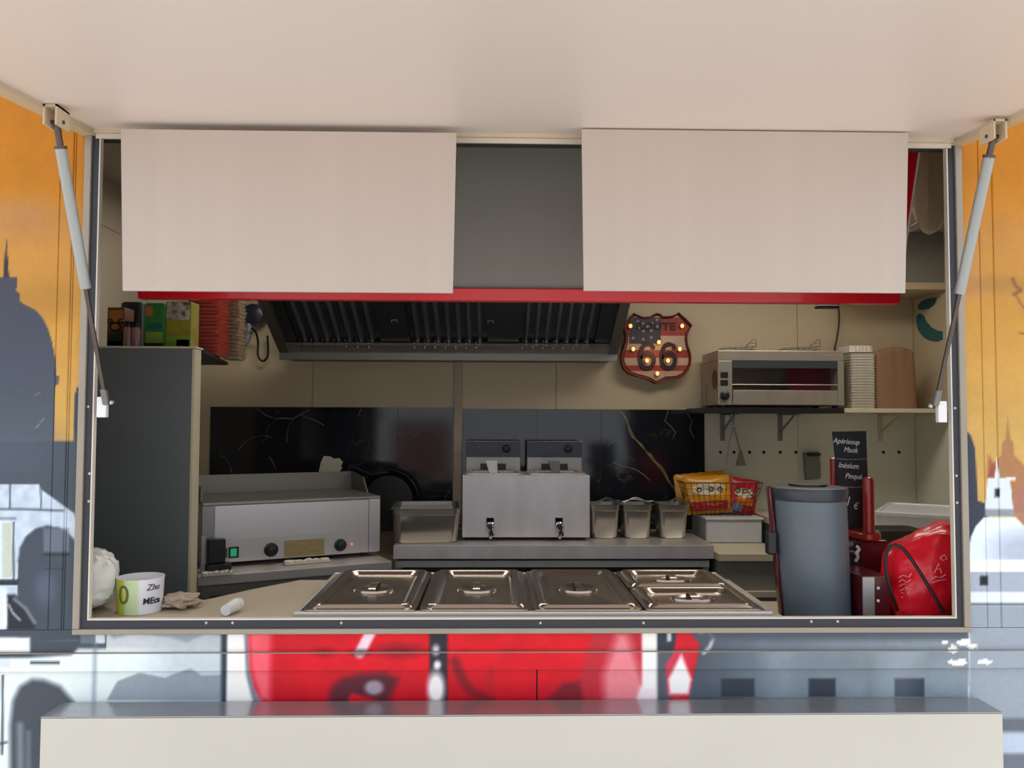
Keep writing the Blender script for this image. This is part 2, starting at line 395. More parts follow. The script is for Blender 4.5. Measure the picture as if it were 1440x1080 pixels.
    a2 = [(14,1200),(14,1020),(18,985),(28,965),(45,955),(62,956),(85,965),(102,985),(112,1010),(114,1200)]
    p.poly(a2, (92,100,110), 9)
    p.line([(28,1020),(30,1200)], 9, (150,158,170), 8, .8); p.line([(40,1030),(40,1200)], 6, (140,148,160), 6, .7)
    p.line([(4,950),(3,1060)], 3, (80,88,100), 2); p.line([(0,1046),(9,1044)], 3, (90,98,110), 3)
    # pale band under the hatch
    b = (x > 107) & (y > 880) & (x < 322)
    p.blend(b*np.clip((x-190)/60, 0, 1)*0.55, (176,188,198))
    p.rect(113, 890, 134, 905, (130,142,152), 3, .8); p.rect(134, 890, 148, 905, (205,214,222), 2); p.line([(113,890),(148,890),(148,904)], 1.5, (70,80,92), 1.5)
    p.line([(134,905),(132,985)], 5, (130,142,154), 6, .6)
    p.poly([(148,886),(330,886),(330,896),(290,890),(262,904),(240,896),(190,890),(160,898)], (150,164,172), 5, .8)
    p.poly([(150,985),(165,958),(196,946),(232,953),(250,946),(268,940),(284,950),(314,949),(314,985)], (140,150,160), 3, .75)
    # white and red stripes
    p.rect(311, 884, 321, 990, (70,80,92), 5)
    p.poly([(320,884),(345,884),(346,940),(352,962),(368,990),(318,990)], (244,246,250), 4)
    p.poly([(343,884),(349,884),(352,940),(372,990),(356,990),(346,950)], (110,116,130), 5, .8)
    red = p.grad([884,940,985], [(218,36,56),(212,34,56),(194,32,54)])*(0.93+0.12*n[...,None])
    p.poly([(349,884),(903,884),(905,990),(370,990),(358,968),(351,940)], red, 3)
    p.poly([(349,886),(382,886),(380,985),(366,985),(352,940)], (244,150,160), 12, .7)
    p.ell(420, 905, 40, 12, (180,40,60), 14, .35); p.ell(560, 915, 30, 9, (110,40,52), 14, .6); p.ell(455, 917, 14, 6, (120,36,50), 8, .5)
    p.poly([(462,990),(466,968),(480,955),(505,948),(540,946),(560,955),(545,990)], (92,60,72), 12, .85)
    p.poly([(486,990),(494,974),(530,984),(540,990)], (222,40,62), 5, .8)
    p.ell(526, 967, 13, 10, (168,158,172), 6); p.line([(524,884),(506,918)], 15, (244,214,226), 5); p.ell(507, 918, 13, 5, (70,56,66), 6, .6)
    p.rect(604, 884, 629, 990, (66,64,76), 5); p.ell(613, 968, 12, 24, (240,234,240), 9); p.ell(613, 914, 5, 7, (210,206,214), 6); p.ell(615, 935, 5, 6, (230,226,232), 5)
    p.line([(640,930),(650,955),(664,975),(690,984)], 12, (130,46,58), 9, .8); p.line([(690,940),(690,978)], 8, (176,52,66), 8, .5)
    p.poly([(835,884),(905,884),(905,990),(760,990),(790,962),(812,960),(822,925)], (186,70,84), 12, .75)
    p.poly([(765,986),(792,962),(815,958),(822,990)], (118,44,58), 8, .7)
    p.poly([(868,890),(882,890),(905,960),(900,990),(850,990),(848,950)], (236,176,184), 16, .75)
    p.rect(903, 884, 923, 990, (248,246,248), 5); p.poly([(893,990),(900,965),(925,968),(925,990)], (236,222,228), 6)
    right = (x > 925) & (y > 880) & (x < 1362)
    g = np.stack([np.interp(x, [925,990,1060,1200,1362], c) for c in ((86,98,116,140,150),(94,108,128,152,162),(106,120,140,162,172))], -1)
    p.c = np.where((right & (y > 884))[...,None], g*(0.94+0.12*n[...,None]), p.c)
    p.rect(925, 884, 952, 990, (70,78,90), 6, .9); p.rect(938, 884, 944, 902, (200,206,212), 3)
    p.poly([(952,884),(966,884),(984,906),(980,930),(966,990),(938,978),(936,935),(948,915)], (206,42,64), 4)
    p.poly([(958,920),(972,955),(968,976),(942,976),(940,955)], (250,248,250), 6)
    p.line([(984,888),(997,888),(1003,898),(998,910),(990,918)], 5, (190,196,204), 4)
    p.rect(990, 884, 1362, 900, (98,108,120), 8, .8)
    for x0, x1 in ((1014,1061),(1137,1175),(1258,1300)): p.rect(x0, 954, x1, 980, (72,80,92), 3)
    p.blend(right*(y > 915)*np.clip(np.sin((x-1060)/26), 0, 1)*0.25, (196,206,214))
    p.rect(1385, 925, 1392, 990, (200,210,226), 6, .9)
    # ---- right side
    R = (x > 1335)
    p.poly([(1345,606),(1356,603),(1365,612),(1371,630),(1374,680),(1375,704),(1386,708),(1390,730),(1370,775),(1362,800),(1362,884),(1335,884),(1335,606)], (78,84,98), 2)
    p.poly([(1500,720),(1500,690),(1452,664),(1438,652),(1426,640),(1425,622),(1421,617),(1417,585),(1414,617),(1409,624),(1408,640),(1398,650),(1390,668),(1386,720)], (176,138,104), 2)
    p.poly([(1500,662),(1450,668),(1420,700),(1424,728),(1500,780)], (176,134,124), 5, .8)
    p.poly([(1390,640),(1400,655),(1398,672),(1388,672)], (150,78,70), 5, .6)
    p.line([(1424,392),(1428,402),(1436,408),(1426,414)], 5, (150,112,78), 3); p.line([(1428,414),(1436,428),(1450,444)], 3, (160,120,84), 2); p.line([(1434,468),(1460,474)], 2, (140,100,70), 2)
    p.poly([(1399,673),(1402,642),(1406,673)], (220,228,236)); p.rect(1415, 671, 1428, 676, (224,216,214), 2)
    p.poly([(1389,672),(1420,672),(1425,718),(1385,718)], (214,224,236)); p.rect(1385, 716, 1426, 726, (156,162,172), 2)
    p.rect(1399, 687, 1406, 699, (60,66,78), 2)
    dome = [(1362,1100),(1362,800),(1362,780),(1365,756),(1372,740),(1384,727),(1428,727),(1440,740),(1470,760),(1600,780),(1600,1100)]
    p.poly(dome, (222,232,244), 1.5); p.ell(1440, 775, 46, 26, (176,186,204), 26, .8)
    p.rect(1363, 787, 1600, 804, (238,244,250), 2); p.rect(1363, 804, 1600, 833, (174,184,198), 2); p.rect(1363, 833, 1600, 848, (222,230,238), 2)
    p.rect(1363, 848, 1600, 852, (120,130,142), 2); p.rect(1363, 852, 1600, 1100, (164,174,186), 3)
    p.rect(1378, 810, 1389, 823, (50,56,66), 3)
    p.rect(1405, 1010, 1600, 1030, (110,118,130), 6, .8); p.rect(1405, 1030, 1600, 1060, (200,212,232), 8, .8); p.rect(1405, 1060, 1600, 1100, (120,128,140), 6, .8)
    for cx, cy, r in ((1340,914,6),(1356,903,9),(1344,931,8),(1385,930,8),(1368,908,7),(1350,931,9),(1330,903,4)):
        m = np.clip(1.2-np.hypot((x-cx)/r, (y-cy)/(r*0.45))-0.8*(vnoise(x,y,3)-.5), 0, 1); p.blend(np.clip(m*6,0,1), (244,246,248))
    p.poly([(1337,906),(1345,908),(1342,919),(1339,918)], (248,248,250), 1.5)
    p.c = 285.6*(np.clip(p.c, 0, 255)/255)**1.3
    return p.c*(0.985+0.03*vnoise(x, y, 5)[...,None])
def painted_grid(name, x0, x1, z0, z1, Y, step=0.0034, prof=None, grooves=(), parent=None):
    nx = max(2, int((x1-x0)/step)); nz = max(2, int((z1-z0)/step))
    xs = list(np.linspace(x0, x1, nx))
    for g_ in grooves: xs += [g_-0.0016, g_-0.0007, g_+0.0007, g_+0.0016]
    xs = np.array(sorted(xs)); zs = np.linspace(z0, z1, nz); nx = len(xs)
    X, Z = np.meshgrid(xs, zs); Yg = np.full(X.shape, float(Y))
    for g_ in grooves: Yg = Yg + np.where(np.abs(X-g_) < 0.0009, 0.004, 0)
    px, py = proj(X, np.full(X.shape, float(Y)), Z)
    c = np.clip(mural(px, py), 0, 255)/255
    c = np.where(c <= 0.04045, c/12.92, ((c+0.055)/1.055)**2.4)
    me = bpy.data.meshes.new(name)
    n = nx*nz; co = np.stack([X, Yg, Z], -1).reshape(-1, 3)
    me.vertices.add(n); me.vertices.foreach_set('co', co.astype('f').ravel())
    idx = np.arange(n).reshape(nz, nx); q = np.stack([idx[:-1,:-1], idx[:-1,1:], idx[1:,1:], idx[1:,:-1]], -1).reshape(-1, 4)
    me.loops.add(q.size); me.loops.foreach_set('vertex_index', q.ravel().astype('i'))
    me.polygons.add(len(q)); me.polygons.foreach_set('loop_start', (np.arange(len(q))*4).astype('i'))
    me.update(calc_edges=True); me.validate()
    at = me.color_attributes.new('paint', 'FLOAT_COLOR', 'POINT')
    at.data.foreach_set('color', np.concatenate([c.reshape(-1,3), np.ones((n,1))], 1).astype('f').ravel())
    me.materials.append(M['mural'])
    o = bpy.data.objects.new(name, me); COL.objects.link(o)
    if parent: o.parent = parent
    return o

# ================================================================== STRUCTURE
YB = 2.25; XL = -1.46; XR = PX(1287, 600, YB); ZF = 0.15; ZC = 2.5
ZT = (PZ(400, 197, 0) + PZ(1100, 201, 0))/2            # head of the hatch
ZS = PZ(700, 868, 0.0)                                   # sill
HX0 = PX(127, 868, 0); HX1 = PX(1341, 868, 0)            # clear opening
ZW = ZS - 0.012                                          # service worktop inside
struct(B(-9, 9, -12, 5, -0.4, -0.3).build('ground', 'ground', keep=True), 'pale concrete ground')
struct(B(XL, XR, 0.05, YB, ZF-0.06, ZF).build('floor', 'floor', keep=True), 'dark rubber floor of the food trailer')
struct(B(XL-0.04, XR+0.04, 0.0, YB+0.04, ZC, ZC+0.05).build('ceiling', 'ceiling', keep=True), 'cream trailer ceiling')
wl = struct(B(XL-0.04, XL, 0.05, YB+0.04, ZF-0.06, ZC).build('wall_left', 'cream_dark', keep=True), 'left end wall of the trailer')
B(XL, XL+0.004, 0.06, YB-0.01, ZF, PZ(160, 308, 1.1)-0.004).build('panel', 'cream_dark', wl)
B(XL, XL+0.004, 0.06, YB-0.01, PZ(160, 308, 1.1)+0.002, ZC-0.01).build('panel', 'cream_dark', wl)
struct(B(XR, XR+0.04, 0.05, YB+0.04, ZF-0.06, ZC).build('wall_right', 'cream', keep=True), 'right end wall of the trailer')
wb = struct(B(XL, XR, YB+0.006, YB+0.05, ZF-0.06, ZC).build('wall_back', 'cream_dark', keep=True), 'cream back wall of wide laminate panels')
xs = [XL+0.002, PX(440, 540, YB), PX(645, 540, YB), PX(782, 540, YB), PX(1122, 540, YB), XR-0.002]
for a, b_ in zip(xs, xs[1:]):
    B(a+0.002, b_-0.002, YB, YB+0.0058, ZF+0.002, ZC-0.004).build('wall_panel', 'cream', wb)
B(PX(638, 600, YB), PX(650, 600, YB), YB-0.014, YB-0.0005, 1.08, ZC-0.004).build('cover_strip', 'post', wb, bevel=0.003, label='pale vertical cover strip between the marble splashbacks')
for i, px in enumerate((1013, 1032, 1054, 1074, 1097, 1119, 1242, 1264)):
    MB().cyl((PX(px, 636, YB), YB-0.003, PZ(px, 636, YB)), (PX(px, 636, YB), YB-0.0003, PZ(px, 636, YB)), 0.008, n=12).build('hole_plug', 'dot', wb)

M['pale_panel'] = mat('pale_grey_green_panel', (212, 212, 196), 0.4, var=0.03, scale=3)  # whiter backing panel, its tone also raised to paint in window light
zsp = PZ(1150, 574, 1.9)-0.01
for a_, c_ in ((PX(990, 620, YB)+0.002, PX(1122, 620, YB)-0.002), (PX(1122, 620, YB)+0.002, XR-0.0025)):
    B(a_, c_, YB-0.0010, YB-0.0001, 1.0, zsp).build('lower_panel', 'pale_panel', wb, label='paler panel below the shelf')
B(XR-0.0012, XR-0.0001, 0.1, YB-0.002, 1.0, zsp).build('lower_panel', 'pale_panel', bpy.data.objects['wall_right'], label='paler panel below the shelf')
# splashbacks
def splash(name, label, edges, ytop, zb):
    xs_ = [PX(e, ytop, YB) for e in edges]; zt = PZ(edges[0], ytop, YB)
    t = thing(name, label, 'splashback', ((xs_[0]+xs_[-1])/2, YB-0.006, zb))
    ts = []
    for a, b2 in zip(xs_, xs_[1:]):
        ts.append(B(a+0.0008, b2-0.0008, YB-0.009, YB-0.0005, zb, zt).build('marble_tile', 'marble', t))
    return t, ts
ZK = PZ(760, 767, 1.72)     # height of the rear steel counter
sl, tl = splash('marble_splashback', 'black veined marble splashback behind the griddle, left of the cover strip', (297, 385, 470, 560, 637.5), 572, ZK)
sr, tr = splash('marble_splashback', 'black marble splashback with a gold vein behind the fryer, right of the cover strip', (650.5, 755, 845, 990), 575, ZK)
def ribbon(pts, wd, m, parent, name='vein'):
    b = MB(); pp = [P(x, y, YB-0.0095) for x, y in pts]; vs = []; rnd = random.Random(len(pts)+int(pts[0][0]))
    for i, p in enumerate(pp):
        d = (pp[min(i+1, len(pp)-1)]-pp[max(i-1, 0)]).normalized(); nrm = Vector((-d.z, 0, d.x))
        ww = wd*(0.2+0.8*rnd.random())
        vs += [p+nrm*ww, p-nrm*ww]
    b.add(vs, [(2*i, 2*i+1, 2*i+3, 2*i+2) for i in range(len(pp)-1)])
    b.build(name, m, parent)
ribbon([(872,577),(880,588),(884,598),(886,606),(890,614),(896,620),(902,626),(908,634),(914,640),(920,648),(930,658),(936,668),(940,676),(950,690),(962,702)], 0.0085, 'gold', tr[2], 'gold_vein')
ribbon([(940,576),(935,592),(944,600),(950,608),(946,618)], 0.0018, 'vein', tr[2])
ribbon([(966,580),(973,592),(970,604),(976,616)], 0.0018, 'vein', tr[2])
ribbon([(862,650),(878,656),(894,660),(906,668),(914,676)], 0.0022, 'vein', tr[2])
ribbon([(336,632),(344,622),(356,615),(370,612),(382,615)], 0.0022, 'vein', tl[0])
ribbon([(310,640),(318,645),(324,655),(326,665)], 0.0028, 'vein', tl[0])
ribbon([(362,575),(374,584),(385,588)], 0.002, 'vein', tl[0])
ribbon([(386,589),(398,588),(412,589),(424,582),(436,576)], 0.0026, 'vein', tl[1])
ribbon([(412,589),(406,600),(403,614),(404,622)], 0.0022, 'vein', tl[1])
ribbon([(424,584),(440,590),(456,598)], 0.002, 'vein', tl[1])
ribbon([(378,642),(384,650),(388,662)], 0.0022, 'vein', tl[1])
ribbon([(508,575),(503,586)], 0.002, 'vein', tl[2])

# front wall: painted panels round the hatch
FX0 = HX0 - 0.034; FX1 = HX1 + 0.034
wf = struct(B(FX0-0.55, FX0-0.002, 0.004, 0.045, -0.1, ZC+0.05).build('wall_front', 'core', keep=True), 'painted outer wall of the food trailer')
B(FX1+0.002, FX1+1.2, 0.004, 0.045, -0.1, ZC+0.05).build('wall_core', 'core', wf)
TM[wf.name] = Matrix.Identity(4)
B(FX0, FX1, 0.006, 0.045, -0.1, ZS-0.035).build('wall_core', 'core', wf)
B(FX0, FX1, 0.006, 0.045, ZT+0.0, ZC+0.05).build('wall_core', 'core', wf)
zb_ = PZ(700, 1075, 0)-0.25
gl = [PX(p, 500, 0) for p in (78, 96.5, 99.5)]; gr = [PX(p, 500, 0) for p in (1381, 1400)]
ZP = PZ(700, 884, 0)
painted_grid('mural_panel', FX0-0.53, FX0-0.005, ZP, ZT+0.1, 0.0, grooves=gl, parent=wf)['label'] = 'orange sky and grey dome mural panel left of the hatch'
painted_grid('mural_panel', FX1+0.005, FX1+0.75, ZP, ZT+0.1, 0.0, grooves=gr, parent=wf)['label'] = 'orange sky and white tower mural panel right of the hatch'
z1_ = PZ(700, 916, 0); z2_ = PZ(700, 940, 0); zl = PZ(700, 965, 0)-0.25
XA = FX0-0.53; XB = FX1+0.75
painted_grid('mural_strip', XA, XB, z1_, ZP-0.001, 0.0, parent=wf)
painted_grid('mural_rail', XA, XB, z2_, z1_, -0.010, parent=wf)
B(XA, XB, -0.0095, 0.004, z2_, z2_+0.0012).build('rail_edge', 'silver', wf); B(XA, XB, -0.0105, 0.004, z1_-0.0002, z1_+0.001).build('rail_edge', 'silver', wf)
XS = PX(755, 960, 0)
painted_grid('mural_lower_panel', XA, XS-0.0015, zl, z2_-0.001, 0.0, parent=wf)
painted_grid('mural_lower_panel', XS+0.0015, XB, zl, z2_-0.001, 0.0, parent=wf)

gw_ = struct(B(-1.9, -0.75, -9.3, -9.0, -0.3, 1.6).build('wall_opposite', 'brick', keep=True), 'red brick garden wall across the yard, reflected in the marble')
bt = M['brick'].node_tree; bn_ = bt.nodes.new('ShaderNodeTexBrick'); bn_.inputs['Scale'].default_value = 4.5
bn_.inputs['Color1'].default_value = (0.30, 0.10, 0.06, 1); bn_.inputs['Color2'].default_value = (0.20, 0.07, 0.05, 1); bn_.inputs['Mortar'].default_value = (0.35, 0.30, 0.26, 1)
bc_ = bt.nodes.new('ShaderNodeTexCoord'); bm_p = bt.nodes.new('ShaderNodeMapping'); bm_p.inputs['Rotation'].default_value = (PI/2, 0, 0)
bt.links.new(bc_.outputs['Object'], bm_p.inputs[0]); bt.links.new(bm_p.outputs[0], bn_.inputs['Vector']); bt.links.new(bn_.outputs[0], bt.nodes['Principled BSDF'].inputs['Base Color'])
M['base_paint'] = mat('grey_blue_base_paint', (150, 160, 172), 0.45)
B(XA, XB, 0.0, 0.0035, -0.1, zl-0.002).build('base_panel', 'base_paint', wf)
# hatch frame
tf = struct(B(FX0, FX1, -0.012, 0.012, ZS-0.034, ZS-0.022).build('trim_1', 'silver', keep=True, bevel=0.002), 'aluminium sill trim under the hatch')
TM[tf.name] = Matrix.Identity(4)
B(FX0, FX0+0.0155, -0.012, 0.01, ZS-0.022, ZT).build('jamb_trim', 'silver', tf, bevel=0.002)
B(FX1-0.0155, FX1, -0.012, 0.01, ZS-0.022, ZT).build('jamb_trim', 'silver', tf, bevel=0.002)
tb = struct(B(FX0+0.0155, FX1-0.0155, -0.006, 0.01, ZS-0.022, ZS-0.003).build('trim_2', 'black_frame', keep=True), 'dark rubber-lined frame of the hatch')
TM[tb.name] = Matrix.Identity(4)
B(FX0+0.0155, HX0-0.003, -0.006, 0.008, ZS-0.003, ZT).build('frame_side', 'black_frame', tb)
B(HX1+0.003, FX1-0.0155, -0.006, 0.008, ZS-0.003, ZT).build('frame_side', 'black_frame', tb)
B(HX0-0.003, HX0, -0.008, 0.006, ZS-0.003, ZT).build('edge_strip', 'white_edge', tb)
B(HX1, HX1+0.003, -0.008, 0.006, ZS-0.003, ZT).build('edge_strip', 'white_edge', tb)
B(HX0, HX1, -0.008, 0.006, ZS-0.003, ZS).build('edge_strip', 'white_edge', tb)
for px, py in ((290,876),(327,876),(480,876),(760,876),(905,876),(1141,874),(1178,874),(126,666),(125,705),(124,572),(1345,669),(1346,707),(1343,574)):
    Y_ = -0.006; p = P(px, py, Y_); MB().ball((p.x, Y_, p.z), 0.0035, 8, (1, 0.5, 1)).build('screw', 'screw', tb)

# awning flap: hinged at the head of the hatch, drooping slightly outwards
AT = math.radians(6.0)
aw = thing('hatch_awning', 'large beige lift-up hatch flap hanging open above the serving window', 'awning', (0.07, 0, ZT))
Ra = Matrix.Translation((0, 0, ZT)) @ Matrix.Rotation(AT, 4, 'X')
def ab(x0, x1, y0, y1, z0, z1): return B(x0, x1, y0, y1, z0, z1).xform(Ra)
ab(FX0-0.0, FX1+0.0, -1.16, 0.0, 0.012, 0.05).build('panel', 'awning', aw)
ab(FX0-0.012, FX0+0.022, -1.16, 0.0, 0.0, 0.052).build('side_frame', 'awning_trim', aw, bevel=0.003)
ab(FX1-0.022, FX1+0.012, -1.16, 0.0, 0.0, 0.052).build('side_frame', 'awning_trim', aw, bevel=0.003)
ab(FX0+0.022, FX1-0.022, -0.022, 0.0, 0.004, 0.052).build('hinge_rail', 'awning_trim', aw, bevel=0.002)
ab(FX0+0.022, FX1-0.022, -0.008, 0.0, -0.006, 0.004).build('rubber_seal', 'white_edge', aw)
ab(FX0+0.022, FX1-0.022, -1.16, -1.13, 0.0, 0.052).build('front_rail', 'awning_trim', aw)

# gas struts
def strut(side, top_px, top_py, mid, bot, label, ball_px):
    yt = -0.20; yb = -0.01
    a = P(top_px[0], top_px[1], yt); b_ = P(bot[0], bot[1], -0.005-0.016)
    def at(px, py):                       # point of the line a-b at image height py
        t = (py-top_px[1])/(bot[1]-top_px[1]); return a.lerp(b_, t)
    t = thing('gas_strut', label, 'gas strut', b_)
    c0 = at(0, top_py); c1 = at(0, mid)
    MB().cyl(c0, c1, 0.0112, n=20).build('cylinder', 'strut', t, smooth=True, label='pale grey cylinder')
    MB().cyl(a, c0, 0.0065, n=12).build('end_rod', 'rod', t, smooth=True)
    MB().cyl(c1, b_, 0.0048, n=12).build('piston_rod', 'rod', t, smooth=True)
    MB().cyl(c0-(c1-c0).normalized()*0.002, c0+(c1-c0).normalized()*0.004, 0.0122, n=20).build('collar', 'rod', t)
    dz = (c1-b_).normalized()
    MB().obox(b_+dz*0.012, (0.0065, 0, 0), (0, 0.006, 0), dz*0.018).build('end_fitting', 'greychip', t, bevel=0.002)
    # awning bracket: two plates and a web
    br = MB(); br.obox(a+Vector((-0.012*side, 0, 0.008)), (0.002, 0, 0), (0, 0.024, 0), (0, 0, 0.02))
    br.obox(a+Vector((0.012*side, 0, 0.008)), (0.002, 0, 0), (0, 0.024, 0), (0, 0, 0.02)); br.obox(a+Vector((0, 0, 0.026)), (0.014, 0, 0), (0, 0.024, 0), (0, 0, 0.002))
    br.build('bracket', 'awning_trim', t); MB().cyl(a-Vector((0.016, 0, 0)), a+Vector((0.016, 0, 0)), 0.004, n=10).build('pin', 'rod', t)
    q = P(ball_px[0], ball_px[1], -0.02); MB().ball(q, 0.006, 10).build('ball_joint', 'screw', t, smooth=True)
    return t
strut(1, (79, 172), 204, 397, (149, 566), 'left gas strut holding up the flap, grey cylinder on a thin rod', (157, 566))
strut(-1, (1397, 192), 217, 405, (1316, 567), 'right gas strut holding up the flap, grey cylinder on a thin rod', (1308, 571))
def block(px0, px1, py0, py1, label):
    a = P(px0, py0, -0.015); b_ = P(px1, py1, -0.015)
    tag(B(a.x, b_.x, -0.022, -0.0085, b_.z, a.z).build('strut_mount', 'white_gloss', bevel=0.002), label, 'mount')
block(138, 151, 558, 587, 'small white block on the left jamb holding the strut end')
block(1317, 1330, 564, 594, 'small white block on the right jamb holding the strut end')

# two blank menu boards hanging just under the flap
def blank(px0, px1, label):
    y0 = -0.085
    a = P(px0, 181.5, y0); b_ = P(px1, 412, y0+0.014)
    zt_ = a.z; cx0 = P(px0, 300, y0).x; cx1 = P(px1, 300, y0).x
    o = MB().add([(cx0-0.003, y0, zt_), (cx1+0.003, y0, zt_), (cx1-0.003, y0+0.014, b_.z), (cx0+0.003, y0+0.014, b_.z),
                  (cx0-0.003, y0+0.008, zt_), (cx1+0.003, y0+0.008, zt_), (cx1-0.003, y0+0.022, b_.z), (cx0+0.003, y0+0.022, b_.z)],
                 [(0,1,2,3),(7,6,5,4),(0,4,5,1),(1,5,6,2),(2,6,7,3),(3,7,4,0)]).build('menu_board', 'board')
    tag(o, label, 'menu board', None)
blank(169, 639, 'left blank beige board hanging under the flap, behind it the shelf items and griddle side')
blank(820, 1277.5, 'right blank beige board hanging under the flap, above the lit shield sign and toaster')

# red-edged fascia behind the boards
fa = thing('menu_fascia', 'long grey fascia with red lower rail hanging inside above the counter', 'fascia', (0, 0.42, PZ(700, 425, 0.45)))
zf0 = PZ(720, 424, 0.45); zf1 = PZ(720, 407, 0.45); xa = PX(196, 415, 0.45); xb = PX(1263, 415, 0.45)
def tilt(b, z0=zf0): b.v = [(x, y-0.12*(z-z0)/0.75*1.15, z) for x, y, z in b.v]; return b
zt2 = ZC-0.01
tilt(B(xa, xb, 0.44, 0.47, zf0, zf1)).build('bottom_rail', 'red', fa, bevel=0.002, label='bright red rail')
tilt(B(xa+0.012, xb-0.012, 0.455, 0.468, zf1, zt2)).build('grey_panel', 'grey_panel', fa)
sf = MB().add([(xb-0.05,0.45,zf1),(xb,0.45,zf1),(xb+0.03,0.33,zt2),(xb-0.02,0.33,zt2),(xb-0.05,0.475,zf1),(xb,0.475,zf1),(xb+0.03,0.355,zt2),(xb-0.02,0.355,zt2)],
              [(0,1,2,3),(7,6,5,4),(0,4,5,1),(1,5,6,2),(2,6,7,3),(3,7,4,0)]).build('side_frame', 'red', fa)
MB().tube([(xb+0.001, 0.448, zf1), (xb+0.031, 0.328, zt2)], 0.003, 6).build('edge_bead', 'white_edge', sf)
tilt(B(xa, xa+0.04, 0.44, 0.47, zf1, zt2)).build('side_frame', 'red', fa)

# rolled cream cloth hanging right of the fascia
pc = P(1306, 250, 0.55)
zr0 = PZ(1306, 326, 0.55)
cl = MB(); prof = [(0.012, 0), (0.03, 0.006), (0.042, 0.03), (0.047, 0.08), (0.049, 0.2), (0.052, 0.4), (0.052, ZC-zr0)]
cl.lathe(prof, (pc.x, 0.55, zr0), 24, sx=1.0, sy=0.7)
cl.v = [(x+0.004*math.sin(z*40+y*60), y+0.003*math.sin(x*160), z+0.006*math.sin(x*90)) for x, y, z in cl.v]
rbd = thing('rolled_blind', 'cream rolled blind hanging beside the right hatch jamb', 'blind', (pc.x, 0.55, zr0)); cl.build('roll', 'shelfcream', rbd, smooth=True)
q = P(1284, 320, 0.5)
MB().obox((q.x, 0.5, q.z), (0.016, 0, 0.009), (0, 0.008, 0), (-0.003, 0, 0.007)).build('bracket', 'white_plastic', rbd, bevel=0.002)

# overhead locker at the back right corner
lk = thing('overhead_locker', 'grey overhead locker in the back right corner above the teal sign', 'locker', (1.95, 2.1, PZ(1300, 408, 1.95)))
z0 = PZ(1300, 408, 1.95); z1 = PZ(1300, 398, 1.95)
B(PX(1205, 400, 1.95), XR-0.002, 1.96, YB-0.001, z1, ZC-0.004).build('body', 'grey_panel', lk)
B(PX(1200, 400, 1.95), XR-0.002, 1.93, YB-0.001, z0, z1).build('bottom_rail', 'cream', lk, bevel=0.003)

# ================================================================== HOOD
hd = thing('extractor_hood', 'stainless extractor hood with slanted baffle filters above the griddle and fryer', 'hood', (PX(630, 505, 2.0), 2.1, PZ(630, 507, 2.05)))
A0 = P(393, 505, 2.05); A1 = P(868, 509, 2.05); zhb = (A0.z+A1.z)/2
e = Vector((0, -0.42, 0.215))                    # slope of the filter bank, forwards and up
hx0, hx1 = A0.x, A1.x; k = 1.75
HB = zhb; yh = 2.05
def hp(u, v, w_=0): return Vector((hx0+(hx1-hx0)*u, yh, HB+0.035)) + e*v + Vector((0, 0.215, 0.42)).normalized()*w_   # u across, v up slope
def hbox(u0, u1, v0, v1, w0, w1):
    c = [hp(u, v, w_) for w_ in (w0, w1) for (u, v) in ((u0,v0),(u1,v0),(u1,v1),(u0,v1))]
    return MB().add(c, [(0,3,2,1),(4,5,6,7),(0,1,5,4),(1,2,6,5),(2,3,7,6),(3,0,4,7)])
B(hx0, hx1, yh-0.004, yh+0.012, HB, HB+0.036).build('front_lip', 'hood_steel', hd, bevel=0.002)
B(hx0+0.02, hx1-0.02, yh+0.012, YB-0.001, HB+0.006, HB+0.3).build('rear_box', 'hood_dark', hd)
hbox(0, 0.028, 0, k, -0.004, 0.05).build('side_rail', 'hood_steel', hd)
hbox(0.972, 1, 0, k, -0.004, 0.05).build('side_rail', 'hood_steel', hd)
hbox(0.028, 0.972, 0, 0.14, 0.0, 0.014).build('drip_channel', 'steel', hd)
hbox(0.028, 0.972, 0.0, k, 0.055, 0.06).build('back_plate', 'hood_dark', hd)
def upx(px): return (PX(px, 492, 1.98)-hx0)/(hx1-hx0)
banks = [(420, 531), (580, 682), (733, 833)]
for a, b_ in banks:
    fl = hbox(upx(a)-0.008, upx(b_)+0.008, 0.12, k, 0.036, 0.04).build('filter', 'hood_dark', hd)
    tipm = MB()
    for i in range(7):
        u = upx(a + (b_-a)*(i+0.5)/7); wd = 0.0085
        bm_ = MB(); n = 5
        for vv in (0.14, k):
            for j in range(n+1):
                t = PI*j/n; bm_.v.append(tuple(hp(u+wd*math.cos(t), vv, 0.036-0.02*math.sin(t))))
        bm_.f = [(j, j+1, n+2+j, n+1+j) for j in range(n)] + [tuple(range(n+1)), tuple(range(2*n+1, n, -1))]
        bm_.build('baffle', 'baffle', fl, smooth=True)
        tipm.obox(hp(u-wd*1.2, 0.125, 0.004), (0.0028, 0, 0), (0, 0.004, 0), (0, 0, 0.012)); tipm.ball(hp(u-wd*1.2, 0.21, 0.008), 0.0042, 8)
    tipm.build('baffle_highlights', 'chrome', fl, stuff=True)  # chrome bits shaped to stand in for highlights at the baffle bottoms
for a, b_ in ((531, 580), (682, 733), (398, 420), (833, 862)):
    hbox(upx(a)+0.008, upx(b_)-0.008, 0.13, k, 0.02, 0.028).build('blank_plate', 'hood_dark', hd)
for px in (560, 690):
    q = hp(upx(px), 0.55, 0.012); MB().tube([q+Vector((-0.012,0,-0.01)), q+Vector((-0.012,-0.012,0)), q+Vector((0.012,-0.012,0)), q+Vector((0.012,0,-0.01))], 0.003, 6).build('filter_handle', 'steel', hd)

